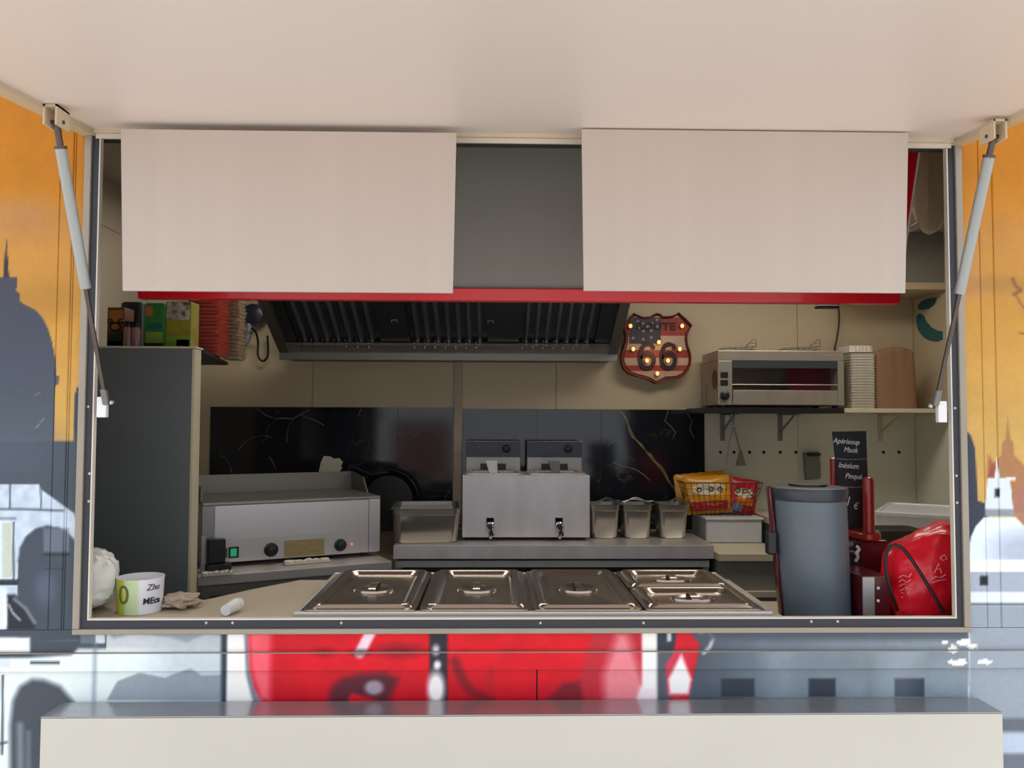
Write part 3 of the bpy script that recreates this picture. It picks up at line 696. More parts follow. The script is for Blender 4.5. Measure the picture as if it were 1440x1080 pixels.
# ================================================================== ROUTE 66 SIGN
YS = 2.19
SP = [(170,250),(280,95),(345,128),(400,148),(490,142),(545,108),(580,96),(620,112),(650,140),(740,138),(800,122),(850,90),(935,165),(1015,250),(965,330),(950,400),(962,500),(992,580),(1005,650),(1000,740),(965,815),(915,872),(850,912),(770,918),(690,922),(640,945),(570,985),(510,950),(460,925),(380,902),(300,885),(225,858),(165,800),(132,720),(128,640),(150,560),(180,460),(186,380),(170,310)]
def SQ(x, y, Y=YS): return P(860+x/9, 430+y/9, Y)
def clip(poly, y, keep_below):
    out = []; n = len(poly)
    for i in range(n):
        a, b_ = poly[i], poly[(i+1) % n]
        ia = (a[1] >= y) == keep_below; ib = (b_[1] >= y) == keep_below
        if ia: out.append(a)
        if ia != ib: t = (y-a[1])/(b_[1]-a[1]); out.append((a[0]+t*(b_[0]-a[0]), y))
    return out
sg = thing('shield_sign', 'lit ROUTE 66 shield-shaped metal sign with flag stripes and glowing bulbs on the back wall', 'sign', SQ(575, 985, YB-0.02))
def sgp(poly, y0, y1): return MB().prism([(SQ(x, y).x, SQ(x, y).z) for x, y in poly], y0, y1)
sgp(SP, YS+0.004, YB-0.001).build('back_plate', 'sign_rim', sg)
inner = [((x-575)*0.93+575, (y-530)*0.93+530) for x, y in SP]
ys = [80, 200, 345, 455, 650, 755, 820, 1000]; cols = ['sign_red','sign_cream','sign_cream','sign_red','sign_cream','sign_red','sign_cream']
ys = [60, 150, 330, 380, 455, 560, 660, 755, 825, 1000]; cols = ['sign_cream','sign_red','sign_red','sign_cream','sign_cream','sign_red','sign_cream','sign_red','sign_cream']
for y0, y1, c in zip(ys, ys[1:], cols):
    pl = clip(clip(inner, y0, True), y1, False)
    if len(pl) > 2: sgp(pl, YS-0.001, YS+0.004).build('stripe', c, sg)
fd = sgp([(225,150),(620,150),(620,480),(225,480)], YS-0.003, YS-0.001).build('star_field', 'sign_navy', sg)
def star(cx, cy, r): return [(cx+(r if i % 2 == 0 else r*0.42)*math.sin(i*PI/5), cy-(r if i % 2 == 0 else r*0.42)*math.cos(i*PI/5)) for i in range(10)]
for cx, cy in ((330,200),(400,225),(515,225),(345,280),(455,265),(575,180),(575,265),(400,320),(500,315),(270,410),(400,425),(500,400)):
    sgp(star(cx, cy, 26), YS-0.0045, YS-0.003).build('star', 'sign_star', fd)
MB().tube([SQ(x, y, YS-0.012) for x, y in SP], 0.0035, 6, closed=True).build('rim', 'sign_rim', sg)
rm = MB(); n = len(SP)
for i in range(n):
    a = SQ(*SP[i]); b_ = SQ(*SP[(i+1) % n])
    rm.add([(a.x, YS-0.014, a.z), (b_.x, YS-0.014, b_.z), (b_.x, YB-0.002, b_.z), (a.x, YB-0.002, a.z)], [(0,1,2,3)])
rm.build('rim_wall', 'sign_rim', sg)
c = SQ(560, 262); tb_ = text_mb('ROUTE', 0.052, 0.0018, bold=0.0008); tb_.v = [(c.x+x*1.18, YS-0.007+y, c.z+z) for x, y, z in tb_.v]; tb_.build('lettering', 'sign_digit', sg, label='dark ROUTE lettering')
for dx6 in (0, 268):
    cl6 = curve([Vector((x+dx6, 0, y)) for x, y in ((530,530),(505,500),(450,488),(398,515),(368,585),(360,670),(380,750),(440,790),(505,765),(532,695),(512,628),(455,600),(400,628),(374,672))], 4)
    b6 = MB(); m6 = len(cl6)
    for i6, p6 in enumerate(cl6):
        d6 = (cl6[min(i6+1, m6-1)]-cl6[max(i6-1, 0)]).normalized(); n6 = Vector((-d6.z, 0, d6.x))*(26 if 6 < i6 < m6-6 else 20)
        for sg6, yy in ((1, -0.009), (-1, -0.009), (-1, -0.004), (1, -0.004)):
            q6 = SQ(p6.x+n6.x*sg6, p6.z+n6.z*sg6); b6.v.append((q6.x, YS+yy, q6.z))
    for i6 in range(m6-1):
        for k6 in range(4): b6.f.append((4*i6+k6, 4*i6+(k6+1) % 4, 4*i6+4+(k6+1) % 4, 4*i6+4+k6))
    b6.f += [(3, 2, 1, 0), (4*m6-4, 4*m6-3, 4*m6-2, 4*m6-1)]
    q6 = SQ(520+dx6, 530); b6.cyl((q6.x, YS-0.0095, q6.z), (q6.x, YS-0.004, q6.z), 0.0115, n=14)
    b6.build('digit', 'sign_digit', sg)
for x, y in ((240,255),(895,255),(600,460),(275,548),(865,548),(448,695),(715,695),(580,858)):
    q = SQ(x, y, YS-0.016); bl = MB().ball(q, 0.010, 12, (0.95, 1, 1.1)).build('bulb', 'bulb', sg, smooth=True)
    MB().cyl((q.x, YS-0.012, q.z), (q.x, YS+0.002, q.z), 0.0115, n=12).build('bulb_socket', 'sign_rim', bl)
ld = bpy.data.lights.new('sign_glow', 'POINT'); lo = bpy.data.objects.new('sign_glow', ld); COL.objects.link(lo); q = SQ(575, 560, YS-0.08)
lo.location = q; ld.energy = 0.2; ld.color = (1, 0.55, 0.25); ld.shadow_soft_size = 0.05

# ================================================================== SHELF WITH TOASTER
sh = thing('wall_shelf', 'cream wall shelf under the toaster and kraft bag, black left section', 'shelf', (PX(1150, 577, 2.1), 2.1, PZ(1150, 577, 1.9)))
zs0 = PZ(1150, 574, 1.9); YSF = 1.90
xs0 = PX(990, 576, YSF); xs1 = PX(1186, 576, YSF)
B(xs0, xs1, YSF-0.01, YB-0.002, zs0-0.024, zs0).build('black_board', 'black', sh, label='black section of the shelf')
B(xs1, XR-0.004, YSF, YB-0.002, zs0-0.02, zs0).build('cream_board', 'shelfcream', sh, bevel=0.002)
for px in (1028, 1112, 1258):
    x = PX(px, 600, 2.1); mtl = 'greychip' if px < 1200 else 'cream'
    br = MB().box(x-0.011, x+0.011, YB-0.008, YB-0.002, zs0-0.16, zs0-0.024); br.box(x-0.011, x+0.011, 2.0, YB-0.002, zs0-0.031, zs0-0.0245)
    br.add([(x-0.002,YB-0.008,zs0-0.12),(x+0.002,YB-0.008,zs0-0.12),(x+0.002,2.04,zs0-0.031),(x-0.002,2.04,zs0-0.031),(x-0.002,YB-0.008,zs0-0.105),(x+0.002,YB-0.008,zs0-0.105),(x+0.002,2.06,zs0-0.031),(x-0.002,2.06,zs0-0.031)],
           [(0,1,2,3),(7,6,5,4),(0,4,5,1),(1,5,6,2),(2,6,7,3),(3,7,4,0)])
    br.build('bracket', mtl, sh)

TZ = zs0+0.001; TY0 = 1.91; TY1 = 2.2
tx0 = PX(1010, 535, TY0); txp = PX(1030, 535, TY0); tx1 = PX(1187, 535, TY0); ttop = PZ(1100, 493, TY0)
to = thing('salamander_toaster', 'stainless open-fronted salamander toaster on the black shelf section', 'toaster', ((tx0+tx1)/2, 2.05, TZ))
zft = TZ+0.012
for x in (tx0+0.03, tx1-0.03):
    for y in (TY0+0.03, TY1-0.03): MB().cyl((x, y, TZ), (x, y, zft+0.002), 0.014, n=12).build('foot', 'black', to)
B(tx0, tx1, TY0, TY1, ttop-0.048, ttop).build('top_housing', 'steel_toaster', to, bevel=0.003)
B(tx0, txp-0.001, TY0, TY1, zft, ttop-0.0485).build('control_box', 'steel_toaster', to, bevel=0.002)
B(tx1-0.028, tx1, TY0, TY1, zft, ttop-0.0485).build('side_panel', 'steel_toaster', to, bevel=0.002)
B(txp, tx1-0.0285, TY1-0.006, TY1-0.002, zft, ttop-0.0485).build('back_panel', 'steel_toaster', to)
B(PX(1107, 530, 2.0), tx1-0.029, 2.0, 2.003, zft+0.06, ttop-0.05).build('red_reflection', 'dark_red', to, label='dark red reflection painted as a plate inside the toaster')  # dark red plate paints in the reflection on the back panel
B(txp, tx1-0.0285, TY0+0.002, TY1-0.01, zft, zft+0.02).build('floor_tray', 'steel_toaster', to)
tray = MB(); zt_ = PZ(1100, 549, TY0); tray.box(txp+0.002, tx1-0.031, TY0-0.004, TY0+0.0015, zft+0.002, zt_); tray.build('crumb_tray', 'steel_toaster', to, bevel=0.001)
for i in range(4):
    y = TY0+0.05+i*0.055; MB().cyl((txp, y, ttop-0.062), (tx1-0.029, y, ttop-0.062), 0.006, n=8).build('heating_tube', 'black', to)
B(txp+0.001, tx1-0.0295, TY0+0.002, TY0+0.012, ttop-0.082, ttop-0.0495).build('top_lip', 'hood_dark', to)
gz = PZ(1100, 541, TY0); gm = MB()
for y in (TY0+0.01, TY1-0.02): gm.cyl((txp, y, gz), (tx1-0.029, y, gz), 0.0028, n=6)
for i in range(26):
    x = txp+0.008+(tx1-0.045-txp)*i/25; gm.tube([(x, TY0+0.01, gz+0.003), (x, TY1-0.02, gz+0.003)], 0.0014, 5)
gm.build('grill_rack', 'steel_toaster', to)
for py in (527, 538):
    a = P(1013.5, py-4, TY0-0.004); b_ = P(1024, py+4, TY0-0.004)
    sw = B(a.x, b_.x, TY0-0.004, TY0, b_.z, a.z).build('rocker_switch', 'black', to, bevel=0.001)
q = P(1019, 556, TY0); MB().lathe([(0.022, 0), (0.022, 0.006), (0.016, 0.009), (0.015, 0.02), (0.012, 0.022)], (q.x, TY0, q.z), 24, 'Y').build('knob', 'black', to, smooth=True)
q1 = P(990, 515, TY1)
for i in range(9): B(tx0-0.0012, tx0-0.0002, TY0+0.20, TY0+0.212, zft+0.10-i*0.010, zft+0.106-i*0.010).build('side_lettering', 'black', to)
MB().cyl((tx0-0.001, TY0+0.06, zft+0.12), (tx0-0.0002, TY0+0.06, zft+0.12), 0.045, n=24).build('warning_sticker', 'dark_red', to, label='dark red round sticker')
B(PX(1160, 499, TY0), PX(1176, 499, TY0), TY0-0.0008, TY0, ttop-0.024, ttop-0.018).build('badge', 'sign_star', to)

# wire toast tongs on the toaster
def tongs(px0, px1, pxh, label):
    xa_ = PX(px0, 490, 2.03); xc = PX(px1, 490, 2.03)
    t = thing('toast_tongs', label, 'tongs', ((xa_+xc)/2, 2.03, ttop+0.001), 0, 'toast tongs on the toaster')
    for dz, sp in ((0.004, 1), (0.018, -1)):
        fr = MB(); zz = ttop+dz
        fr.tube([(xa_, 1.98, zz), (xa_, 2.08, zz), (xc-0.05, 2.08, zz+0.008), (xc-0.05, 1.98, zz+0.008)], 0.0016, 5, True)
        for i in range(5):
            x = xa_+0.015+i*(xc-0.08-xa_)/5; fr.tube([(x, 1.98, zz+0.001), (x, 2.08, zz+0.001)], 0.0011, 4)
        fr.tube([(xc-0.05, 2.03, zz+0.008), (xc-0.02, 2.03, zz+0.014)], 0.0016, 5)
        fr.build('wire_jaw', 'steel_dark', t)
        hx = PX(pxh, 484, 2.03)
        MB().tube(curve([(hx-0.03, 2.02+0.01*sp, ttop+0.016), (hx-0.018, 2.02+0.01*sp, ttop+0.04), (hx+0.01, 2.02+0.012*sp, ttop+0.055-0.008*sp), (hx+0.022, 2.02, ttop+0.038), (hx+0.008, 2.03, ttop+0.022), (hx-0.02, 2.03, ttop+0.012)], 4), 0.0018, 5).build('wire_handle', 'steel_dark', t)
tongs(1014, 1070, 1056, 'left pair of thin wire toast tongs lying on the toaster')
tongs(1100, 1160, 1146, 'right pair of thin wire toast tongs lying on the toaster')

ORDS = ['lowest', 'second', 'third', 'fourth', 'fifth', 'sixth', 'seventh', 'eighth', 'ninth', 'tenth', 'eleventh', 'twelfth', 'thirteenth', 'fourteenth', 'fifteenth', 'sixteenth', 'seventeenth', 'eighteenth', 'nineteenth', 'twentieth']
# clear box stack and kraft bag on the shelf
xk = PX(1206, 540, 2.0)
zz = zs0+0.001; zt_ = PZ(1206, 497, 1.95); nb = 20; step = (zt_-zz)/nb
M['milky'] = mat('frosted_lid_plastic', (206, 200, 186), 0.35, var=0.08, scale=60, bump=0.2, bscale=120)
first = None
for i in range(nb):
    if first is None:
        o = MB().loft([(0.055,0.085,0.012,0),(0.0575,0.088,0.014,step*0.8),(0.060,0.091,0.014,step*0.8),(0.060,0.091,0.014,step*0.8+0.002),(0.056,0.087,0.012,step*0.8+0.002),(0.054,0.084,0.01,0.001)], (xk, 2.02, zz), cap0=True).build('food_container', 'milky', smooth=True)
        tag(o, 'frosted plastic food container in the tall stack right of the toaster', 'container', 'frosted containers stacked on the shelf'); first = o; o['label'] = 'frosted food container, lowest of the stack right of the toaster'
    else:
        o = first.copy(); o['label'] = 'frosted food container, %s from the bottom right of the toaster' % ORDS[i] if i < nb-1 else 'frosted food container, topmost of the stack right of the toaster'; COL.objects.link(o); o.location = first.location+Vector((0, 0, step*i))
ub = MB()                                 # an upturned fluted tray closes the stack
N = 44
zt_ += 0.004
for (r, h) in ((0.055, 0.002), (0.053, 0.03), (0.05, 0.034)):
    for i in range(N):
        t = 2*PI*i/N; f_ = 1+0.04*(i % 2); sx_ = r*f_; c_ = math.cos(t); s_ = math.sin(t); m_ = max(abs(c_), abs(s_))
        ub.v.append((xk+sx_*c_/m_, 2.02+sx_*1.3*s_/m_, zt_+h))
for j in range(2):
    for i in range(N): ub.f.append((j*N+i, j*N+(i+1) % N, (j+1)*N+(i+1) % N, (j+1)*N+i))
ub.f.append(tuple(range(2*N, 3*N)))
tag(ub.build('fluted_tray', 'milky'), 'upturned fluted clear tray on top of the lid stack', 'tray')

def kraft(px0, px1, py, Y, wob, label):
    a = PX(px0, 550, Y); b_ = PX(px1, 550, Y); zt_ = PZ((px0+px1)/2, py, Y); h = zt_-zs0-0.001; cx = (a+b_)/2; hw = (b_-a)/2
    m_ = MB(); N = 40; rows = 12
    for j in range(rows+1):
        v = j/rows
        for i in range(N):
            t = 2*PI*i/N; c_ = math.cos(t); s_ = math.sin(t); p_ = 4
            rr = (abs(c_)**p_+abs(s_)**p_)**(-1/p_)
            ww = hw*(0.97-0.12*max(0, v-0.7)**1.0); dd = 0.07*(1-0.5*v)
            x = cx+ww*c_*rr; y = Y+0.06+dd*s_*rr+0.004*math.sin(x*120+z0*3)*v
            z = zs0+0.001+h*v*(1-0.07*(1-abs(math.sin(wob+c_*2.1))**0.5)*(v > 0.95)) + (0.008*math.cos(c_*1.5)*v)
            if v > 0.98: z -= 0.02*abs(c_)**3
            m_.v.append((x, y, z))
    for j in range(rows):
        for i in range(N): m_.f.append((j*N+i, j*N+(i+1) % N, (j+1)*N+(i+1) % N, (j+1)*N+i))
    m_.f.append(tuple(range(N-1, -1, -1)))
    o = m_.build('kraft_bag', 'kraft', smooth=True); tag(o, label, 'paper bag')
    so_ = o.modifiers.new('thick', 'SOLIDIFY'); so_.thickness = 0.0015
kraft(1226, 1256, 493, 2.10, 0.4, 'narrow brown kraft bag on the shelf between the lids and the larger bag')
kraft(1233, 1294, 489, 1.92, 1.3, 'wide brown kraft bag standing on the shelf at the right')

# teal crescent and leaf on the right wall
tg = thing('wall_sign', 'teal curved swoosh and leaf emblem on the cream wall, top right', 'sign', (XR-0.01, 2.0, PZ(1300, 480, 2.0)))
def onwall(pts, th=0.004):
    vs = []
    for (px, py) in pts:
        d = RM @ Vector(((px-720)/F, (540-py)/F, -1)); t = (XR-0.003-CAM_LOC.x)/d.x; p = CAM_LOC+d*t; vs.append(p)
    n = len(vs); return MB().add([(XR-0.001-th, p.y, p.z) for p in vs]+[(XR-0.001, p.y, p.z) for p in vs], [tuple(range(n)), tuple(range(2*n-1, n-1, -1))]+[(i, n+i, n+(i+1) % n, (i+1) % n) for i in range(n)])
onwall([(1291,430),(1296,424),(1304,420),(1317,418),(1314,428),(1306,434),(1298,436),(1292,435)]).build('leaf', 'teal', tg)
onwall([(1289,445),(1293,441),(1299,444),(1302,452),(1309,460),(1318,465),(1325,466),(1325,477),(1318,480),(1308,479),(1299,474),(1292,465),(1289,455)]).build('swoosh', 'teal', tg)

# hanging cable, lamp under the fascia
q = P(1160, 429, 0.5)
tag(B(PX(1145, 429, 0.5), PX(1176, 429, 0.5), 0.475, 0.5, zf0-0.009, zf0-0.001).build('strip_lamp', 'black', bevel=0.002), 'small dark strip fitting under the red rail, right part', 'lamp')
pts = [P(1176, 400, 2.2), P(1179, 432, 2.2), P(1180, 452, 2.2), P(1177, 475, 2.2), P(1174, 492, 2.2), P(1176, 510, 2.215), P(1170, 540, 2.222)]
tag(MB().tube(curve(pts), 0.0045, 7).build('power_cable', 'rubber', smooth=True), 'black power cable hanging down behind the toaster', 'cable')

# hanging kitchen tongs
tz = zs0-0.026
kt = thing('kitchen_tongs', 'steel turner tongs hanging below the black shelf section', 'tongs', (PX(1032, 600, 2.12), 2.12, tz-0.25))
MB().ball(P(1031, 598, 2.12), 0.008, 10).build('pivot', 'chrome', kt, smooth=True)
MB().tube([P(1033, 582, 2.12), P(1031, 598, 2.12), P(1024, 630, 2.12), P(1020, 655, 2.12)], [0.004, 0.005, 0.0045, 0.0045], 6).build('arm', 'steel_dark', kt)
MB().tube([P(1026, 582, 2.12), P(1031, 598, 2.12), P(1037, 620, 2.12), P(1041, 634, 2.12)], [0.004, 0.005, 0.0045, 0.0045], 6).build('arm', 'steel_dark', kt)
MB().prism([(P(x, y, 2.12).x, P(x, y, 2.12).z) for x, y in ((1040,632),(1043,633),(1049,655),(1034,655))], 2.117, 2.121).build('blade', 'steel_dark', kt)
MB().tube([P(1025, 583, 2.12), P(1029, 578, 2.12), P(1034, 583, 2.12)], 0.002, 5).build('hook', 'steel_dark', kt)

# bottle opener catcher on the wall
op = thing('wall_dispenser', 'grey wall-mounted holder with black oval mouth, left of the chalkboard', 'holder', (PX(1140, 670, YB), YB-0.02, PZ(1140, 675, YB)))
MB().prism([(P(x, y, YB).x, P(x, y, YB).z) for x, y in ((1128,637),(1149,635),(1151,655),(1151,673),(1131,675),(1130,660))], YB-0.03, YB-0.001).build('body', 'greychip', op, bevel=0.004)
q = P(1143, 639, YB-0.04); MB().lathe([(0.03, 0), (0.036, 0.008), (0.034, 0.016), (0.026, 0.014)], (q.x, YB-0.05, q.z-0.008), 24, sy=0.8).build('mouth', 'black', op, smooth=True)

# ================================================================== REAR COUNTER
x0 = PX(553, 776, 1.72); x1 = PX(1004, 767, 1.72)
rc = thing('refrigerated_counter', 'stainless rear counter with dark doors under the fryer and small pans', 'counter', ((x0+x1)/2, 1.98, ZF))
th = 0.058
wt = B(x0, x1, 1.72, YB-0.001, ZK-th, ZK).build('worktop', 'steel_h', rc, bevel=0.003)
B(x0+0.001, x1-0.001, 1.7175, 1.7198, ZK-th+0.001, ZK-0.002).build('lit_front_edge', 'steel_fryer', rc)  # brighter strip: light on the outward-facing edge, put into its colour
B(x0+0.02, x1-0.03, 1.76, YB-0.002, ZF+0.12, ZK-th-0.001).build('carcass', 'hood_dark', rc)
zc1 = ZK-th-0.008
fr = MB(); fr.box(x0+0.01, x1-0.02, 1.722, 1.758, zc1-0.028, zc1).box(x0+0.01, x0+0.035, 1.735, 1.758, ZF+0.1, zc1-0.028).box(x1-0.045, x1-0.02, 1.735, 1.758, ZF+0.1, zc1-0.028).box(x0+0.035, x1-0.045, 1.735, 1.758, ZF+0.1, ZF+0.13)
fr.build('frame', 'strut', rc)
xm = PX(742, 800, 1.75)
for a, b_ in ((x0+0.037, xm-0.002), (xm+0.002, PX(862, 800, 1.75)), (PX(863.5, 800, 1.75), x1-0.047)):
    d = B(a, b_, 1.742, 1.757, ZF+0.135, zc1-0.032).build('door', 'black', rc, bevel=0.002)
for x in (x0+0.06, x1-0.08):
    for y in (1.8, 2.2): MB().cyl((x, y, ZF), (x, y, ZF+0.12), 0.018, n=12).build('foot', 'steel_dark', rc)

# fryer
FY = 1.86; fz = ZK+0.001
fx0 = PX(650, 700, FY); fx1 = PX(829.5, 700, FY); ftop = PZ(740, 667, FY)
fy = thing('double_fryer', 'stainless double-tank countertop fryer with two drain taps and dark control heads', 'fryer', ((fx0+fx1)/2, 2.0, fz))
for x in (fx0+0.03, fx1-0.03):
    for y in (FY+0.03, 2.18): MB().cyl((x, y, fz), (x, y, fz+0.014), 0.012, n=12).build('foot', 'black', fy)
body = B(fx0, fx1, FY, 2.2, fz+0.013, ftop-0.004).build('body', 'steel_fryer', fy, bevel=0.003)
xm = (PX(732, 650, 2.0)+PX(741, 650, 2.0))/2
for (a, b_, hpx, hm) in ((655, 732, 691, 'white_plastic'), (741, 819, 779, 'greychip')):
    xa_ = PX(a, 650, 2.1); xb_ = PX(b_, 650, 2.1); cx = (fx0+xm)/2 if a == 655 else (xm+fx1)/2
    hw = (fx1-fx0)/4-0.012
    tk = MB().loft([(hw,0.115,0.02,-0.003),(hw,0.115,0.02,0.003),(hw-0.02,0.1,0.015,0.003),(hw-0.022,0.098,0.015,-0.09)], (cx, FY+0.13, ftop), cap0=False).build('tank', 'steel_h', fy, smooth=True)
    bk = MB()
    for i in range(9):
        x = cx-hw+0.04+(2*hw-0.08)*i/8; bk.tube([(x, FY+0.05, ftop+0.004), (x, FY+0.05, ftop-0.06), (x, FY+0.2, ftop-0.06), (x, FY+0.2, ftop+0.004)], 0.0012, 4)
    bk.tube([(cx-hw+0.035, FY+0.045, ftop+0.005), (cx+hw-0.035, FY+0.045, ftop+0.005), (cx+hw-0.035, FY+0.205, ftop+0.005), (cx-hw+0.035, FY+0.205, ftop+0.005)], 0.0025, 5, True)
    bk.build('basket', 'steel_dark', tk)
    hx = PX(hpx, 655, FY+0.02)
    hh = MB().add([(hx-0.027, FY+0.01, PZ(hpx, 648, FY)), (hx+0.027, FY+0.01, PZ(hpx, 648, FY)), (hx+0.027, FY+0.012, ftop+0.004), (hx-0.01, FY+0.012, ftop+0.004),
                   (hx-0.027, FY+0.022, PZ(hpx, 648, FY)), (hx+0.027, FY+0.022, PZ(hpx, 648, FY)), (hx+0.027, FY+0.024, ftop+0.004), (hx-0.01, FY+0.024, ftop+0.004)],
                  [(0,1,2,3),(7,6,5,4),(0,4,5,1),(1,5,6,2),(2,6,7,3),(3,7,4,0)]).build('basket_handle', hm, fy, bevel=0.003)
    zt_ = PZ(690, 620, 2.1); zm = PZ(690, 643, 2.1)
    hdx = B(xa_, xb_, 2.11, 2.19, ftop-0.01, zt_).build('control_head', 'steel_dark', fy, bevel=0.003)
    B(xa_+0.002, xb_-0.002, 2.106, 2.1095, zm, zt_-0.003).build('control_plate', 'navy', hdx)
    B(xa_+0.07, xb_-0.07, 2.107, 2.1095, ftop-0.002, ftop+0.035).build('element_slot', 'black', hdx)
    kx = PX(b_-20, 631, 2.1); MB().lathe([(0.021, 0), (0.021, 0.006), (0.014, 0.008), (0.012, 0.022), (0.009, 0.023)], (kx, 2.1058, PZ(b_-20, 631, 2.1)), 20, 'Y').build('knob', 'black', hdx, smooth=True)
    for dpx in (-58, -45):
        lx = PX(b_+dpx, 631, 2.1); MB().ball((lx, 2.105, PZ(700, 629, 2.1)), 0.004, 8).build('pilot_lamp', 'greychip', hdx); MB().ball((lx, 2.105, PZ(700, 634, 2.1)), 0.003, 8).build('pilot_lamp', 'greychip', hdx)
for px in (689, 786):
    c = P(px, 742, FY-0.002); tp = thing('drain_tap', 'x', 'x', (0,0,0)) if False else None
    t0 = B(c.x-0.018, c.x+0.018, FY-0.006, FY-0.0005, c.z+0.008, c.z+0.046).build('drain_tap', 'chrome', fy, bevel=0.003)
    MB().lathe([(0.014, 0), (0.017, 0.01), (0.015, 0.03), (0.018, 0.034), (0.010, 0.042)], (c.x+0.002, FY-0.006, c.z+0.006), 16, 'Y').build('valve', 'chrome', t0, smooth=True)
    MB().cyl((c.x+0.002, FY-0.03, c.z), (c.x+0.002, FY-0.03, c.z-0.045), 0.010, 0.008, 14).build('spout', 'chrome', t0, smooth=True)
    MB().tube([(c.x-0.012, FY-0.045, c.z+0.02), (c.x+0.002, FY-0.05, c.z+0.006), (c.x+0.014, FY-0.048, c.z-0.03)], 0.005, 8).build('lever', 'black', t0, smooth=True)

# gastronorm pans
def gn(name, label, w_, d_, h_, loc, rz, group=None, r=0.022):
    t = thing(name, label, 'pan', loc, rz, group)
    hw, hd_ = w_/2, d_/2
    MB().loft([(hw-0.022,hd_-0.022,r,0.0),(hw-0.017,hd_-0.017,r,0.006),(hw-0.010,hd_-0.010,r,h_-0.03),(hw-0.007,hd_-0.007,r,h_-0.028),(hw-0.006,hd_-0.006,r,h_-0.003)], cap1=False).build('body', 'steel_pan', t, local=True, smooth=True)
    MB().loft([(hw-0.0065,hd_-0.0065,r,h_-0.004),(hw,hd_,0.014,h_-0.002),(hw,hd_,0.014,h_),(hw-0.008,hd_-0.008,r,h_)], cap0=False, cap1=False).build('rim', 'steel_lid', t, local=True, smooth=True)
    MB().loft([(hw-0.008,hd_-0.008,r,h_),(hw-0.0085,hd_-0.0085,r,h_-0.026),(hw-0.0115,hd_-0.0115,r,h_-0.03),(hw-0.019,hd_-0.019,r,0.008),(hw-0.025,hd_-0.025,r,0.003)], cap0=False).build('inside', 'steel_dark', t, local=True, smooth=True)
    return t
pw = 0.153; ph = PZ(850, 710, 1.9)-ZK-0.001
for px, lb in ((852, 'small deep steel pan nearest the fryer'), (898, 'small deep steel pan, middle one of the three right of the fryer'), (949, 'small deep steel pan beside the chips basket')):
    gn('gastronorm_pan', lb, 0.150, 0.17, ph, (PX(px, 735, 1.9), 1.99, ZK+0.001), 0, 'small steel pans right of the fryer')
# utensil ends resting in the small pans
for i, (px, s_) in enumerate(((852, 1), (893, -1), (951, 1))):
    q = P(px, 703, 1.97); zr = ZK+ph+0.004
    tg2 = thing('serving_tongs', ['thin wire tongs resting across the small pan nearest the fryer', 'thin wire tongs resting across the middle small pan', 'thin wire tongs resting across the small pan beside the basket'][i], 'tongs', (q.x, 1.97, zr), 0.2*s_)
    MB().tube(curve([(-0.06, -0.03, 0.004), (-0.01, 0.0, 0.016), (0.05, 0.03, 0.005), (0.085, 0.05, 0.006)], 4), 0.003, 6).build('arm', 'steel_dark', tg2, local=True)
    MB().tube(curve([(-0.05, -0.045, 0.001), (0.0, -0.01, 0.0245), (0.06, 0.015, 0.002), (0.085, 0.05, 0.006)], 4), 0.003, 6).build('arm', 'steel_dark', tg2, local=True)

a = ON(552, 773, ZK); b_ = ON(650, 768, ZK)
gp_c = P(602, 770, 1.79); gn('gastronorm_pan', 'large deep steel pan on the counter between the griddle and the fryer', 0.312, 0.36, 0.15, (PX(595, 770, 1.78), 1.945, ZK+0.001), math.radians(4), None, 0.035)

# ================================================================== GRIDDLE TABLE (turned into the corner)
A = ON(278, 811, ZK); Bp = ON(551, 789, ZK)
dirv = (Bp-A); ang = math.atan2(dirv.y, dirv.x); Lt = dirv.length
gt = thing('steel_table', 'stainless corner table set at an angle under the griddle', 'table', (A.x, A.y, ZF), ang)
zt_ = ZK-ZF
B(0, Lt, 0, 0.55, zt_-0.035, zt_).build('tabletop', 'steel_h', gt, local=True, bevel=0.003)
B(0.01, Lt-0.01, 0.02, 0.04, zt_-0.075, zt_-0.036).build('apron', 'steel_dark', gt, local=True)
for x in (0.012, Lt-0.045):
    for y in (0.015, 0.5): B(x, x+0.032, y, y+0.032, 0, zt_-0.036).build('leg', 'steel_dark', gt, local=True)
B(0.045, Lt-0.046, 0.3, 0.305, 0.1, zt_-0.04).build('back_sheet', 'hood_dark', gt, local=True)

GD0 = P(283, 795, 1.18); GD1 = P(534, 777, 1.45)
gz_ = ZK+0.001
g0 = ON(283, 800, gz_); g1 = ON(534, 781, gz_); dv = (g1-g0); ga = math.atan2(dv.y, dv.x); GL = dv.length
gd = thing('electric_griddle', 'large stainless flat-top griddle with splash guard at the left', 'griddle', (g0.x, g0.y, gz_), ga)
GH = PZ(534, 697, g1.y)-gz_; GDp = 0.40
print('griddle', GL, GH, math.degrees(ga), 'table', Lt, math.degrees(ang), 'ZK', ZK, 'ZS', ZS, 'ZT', ZT, 'HX', HX0, HX1)
for x in (0.05, GL-0.05):
    for y in (0.05, GDp-0.05): MB().cyl((x, y, 0), (x, y, 0.016), 0.014, n=12).build('foot', 'black', gd, local=True)
B(0.0, GL, 0.004, GDp, 0.015, GH-0.012).build('body', 'steel', gd, local=True, bevel=0.002)
B(0.045, GL-0.05, 0.0, 0.0038, GH*0.42, GH-0.014).build('front_plate', 'steel', gd, local=True)
cp = B(0.045, GL-0.05, -0.002, 0.0038, 0.02, GH*0.41).build('control_panel', 'steel_h', gd, local=True)
B(GL-0.046, GL-0.001, -0.004, 0.0038, 0.018, GH-0.012).build('end_strip', 'steel', gd, local=True, bevel=0.002)
B(-0.002, 0.042, -0.004, 0.0038, 0.1, GH-0.012).build('end_strip', 'hood_steel', gd, local=True, bevel=0.002)
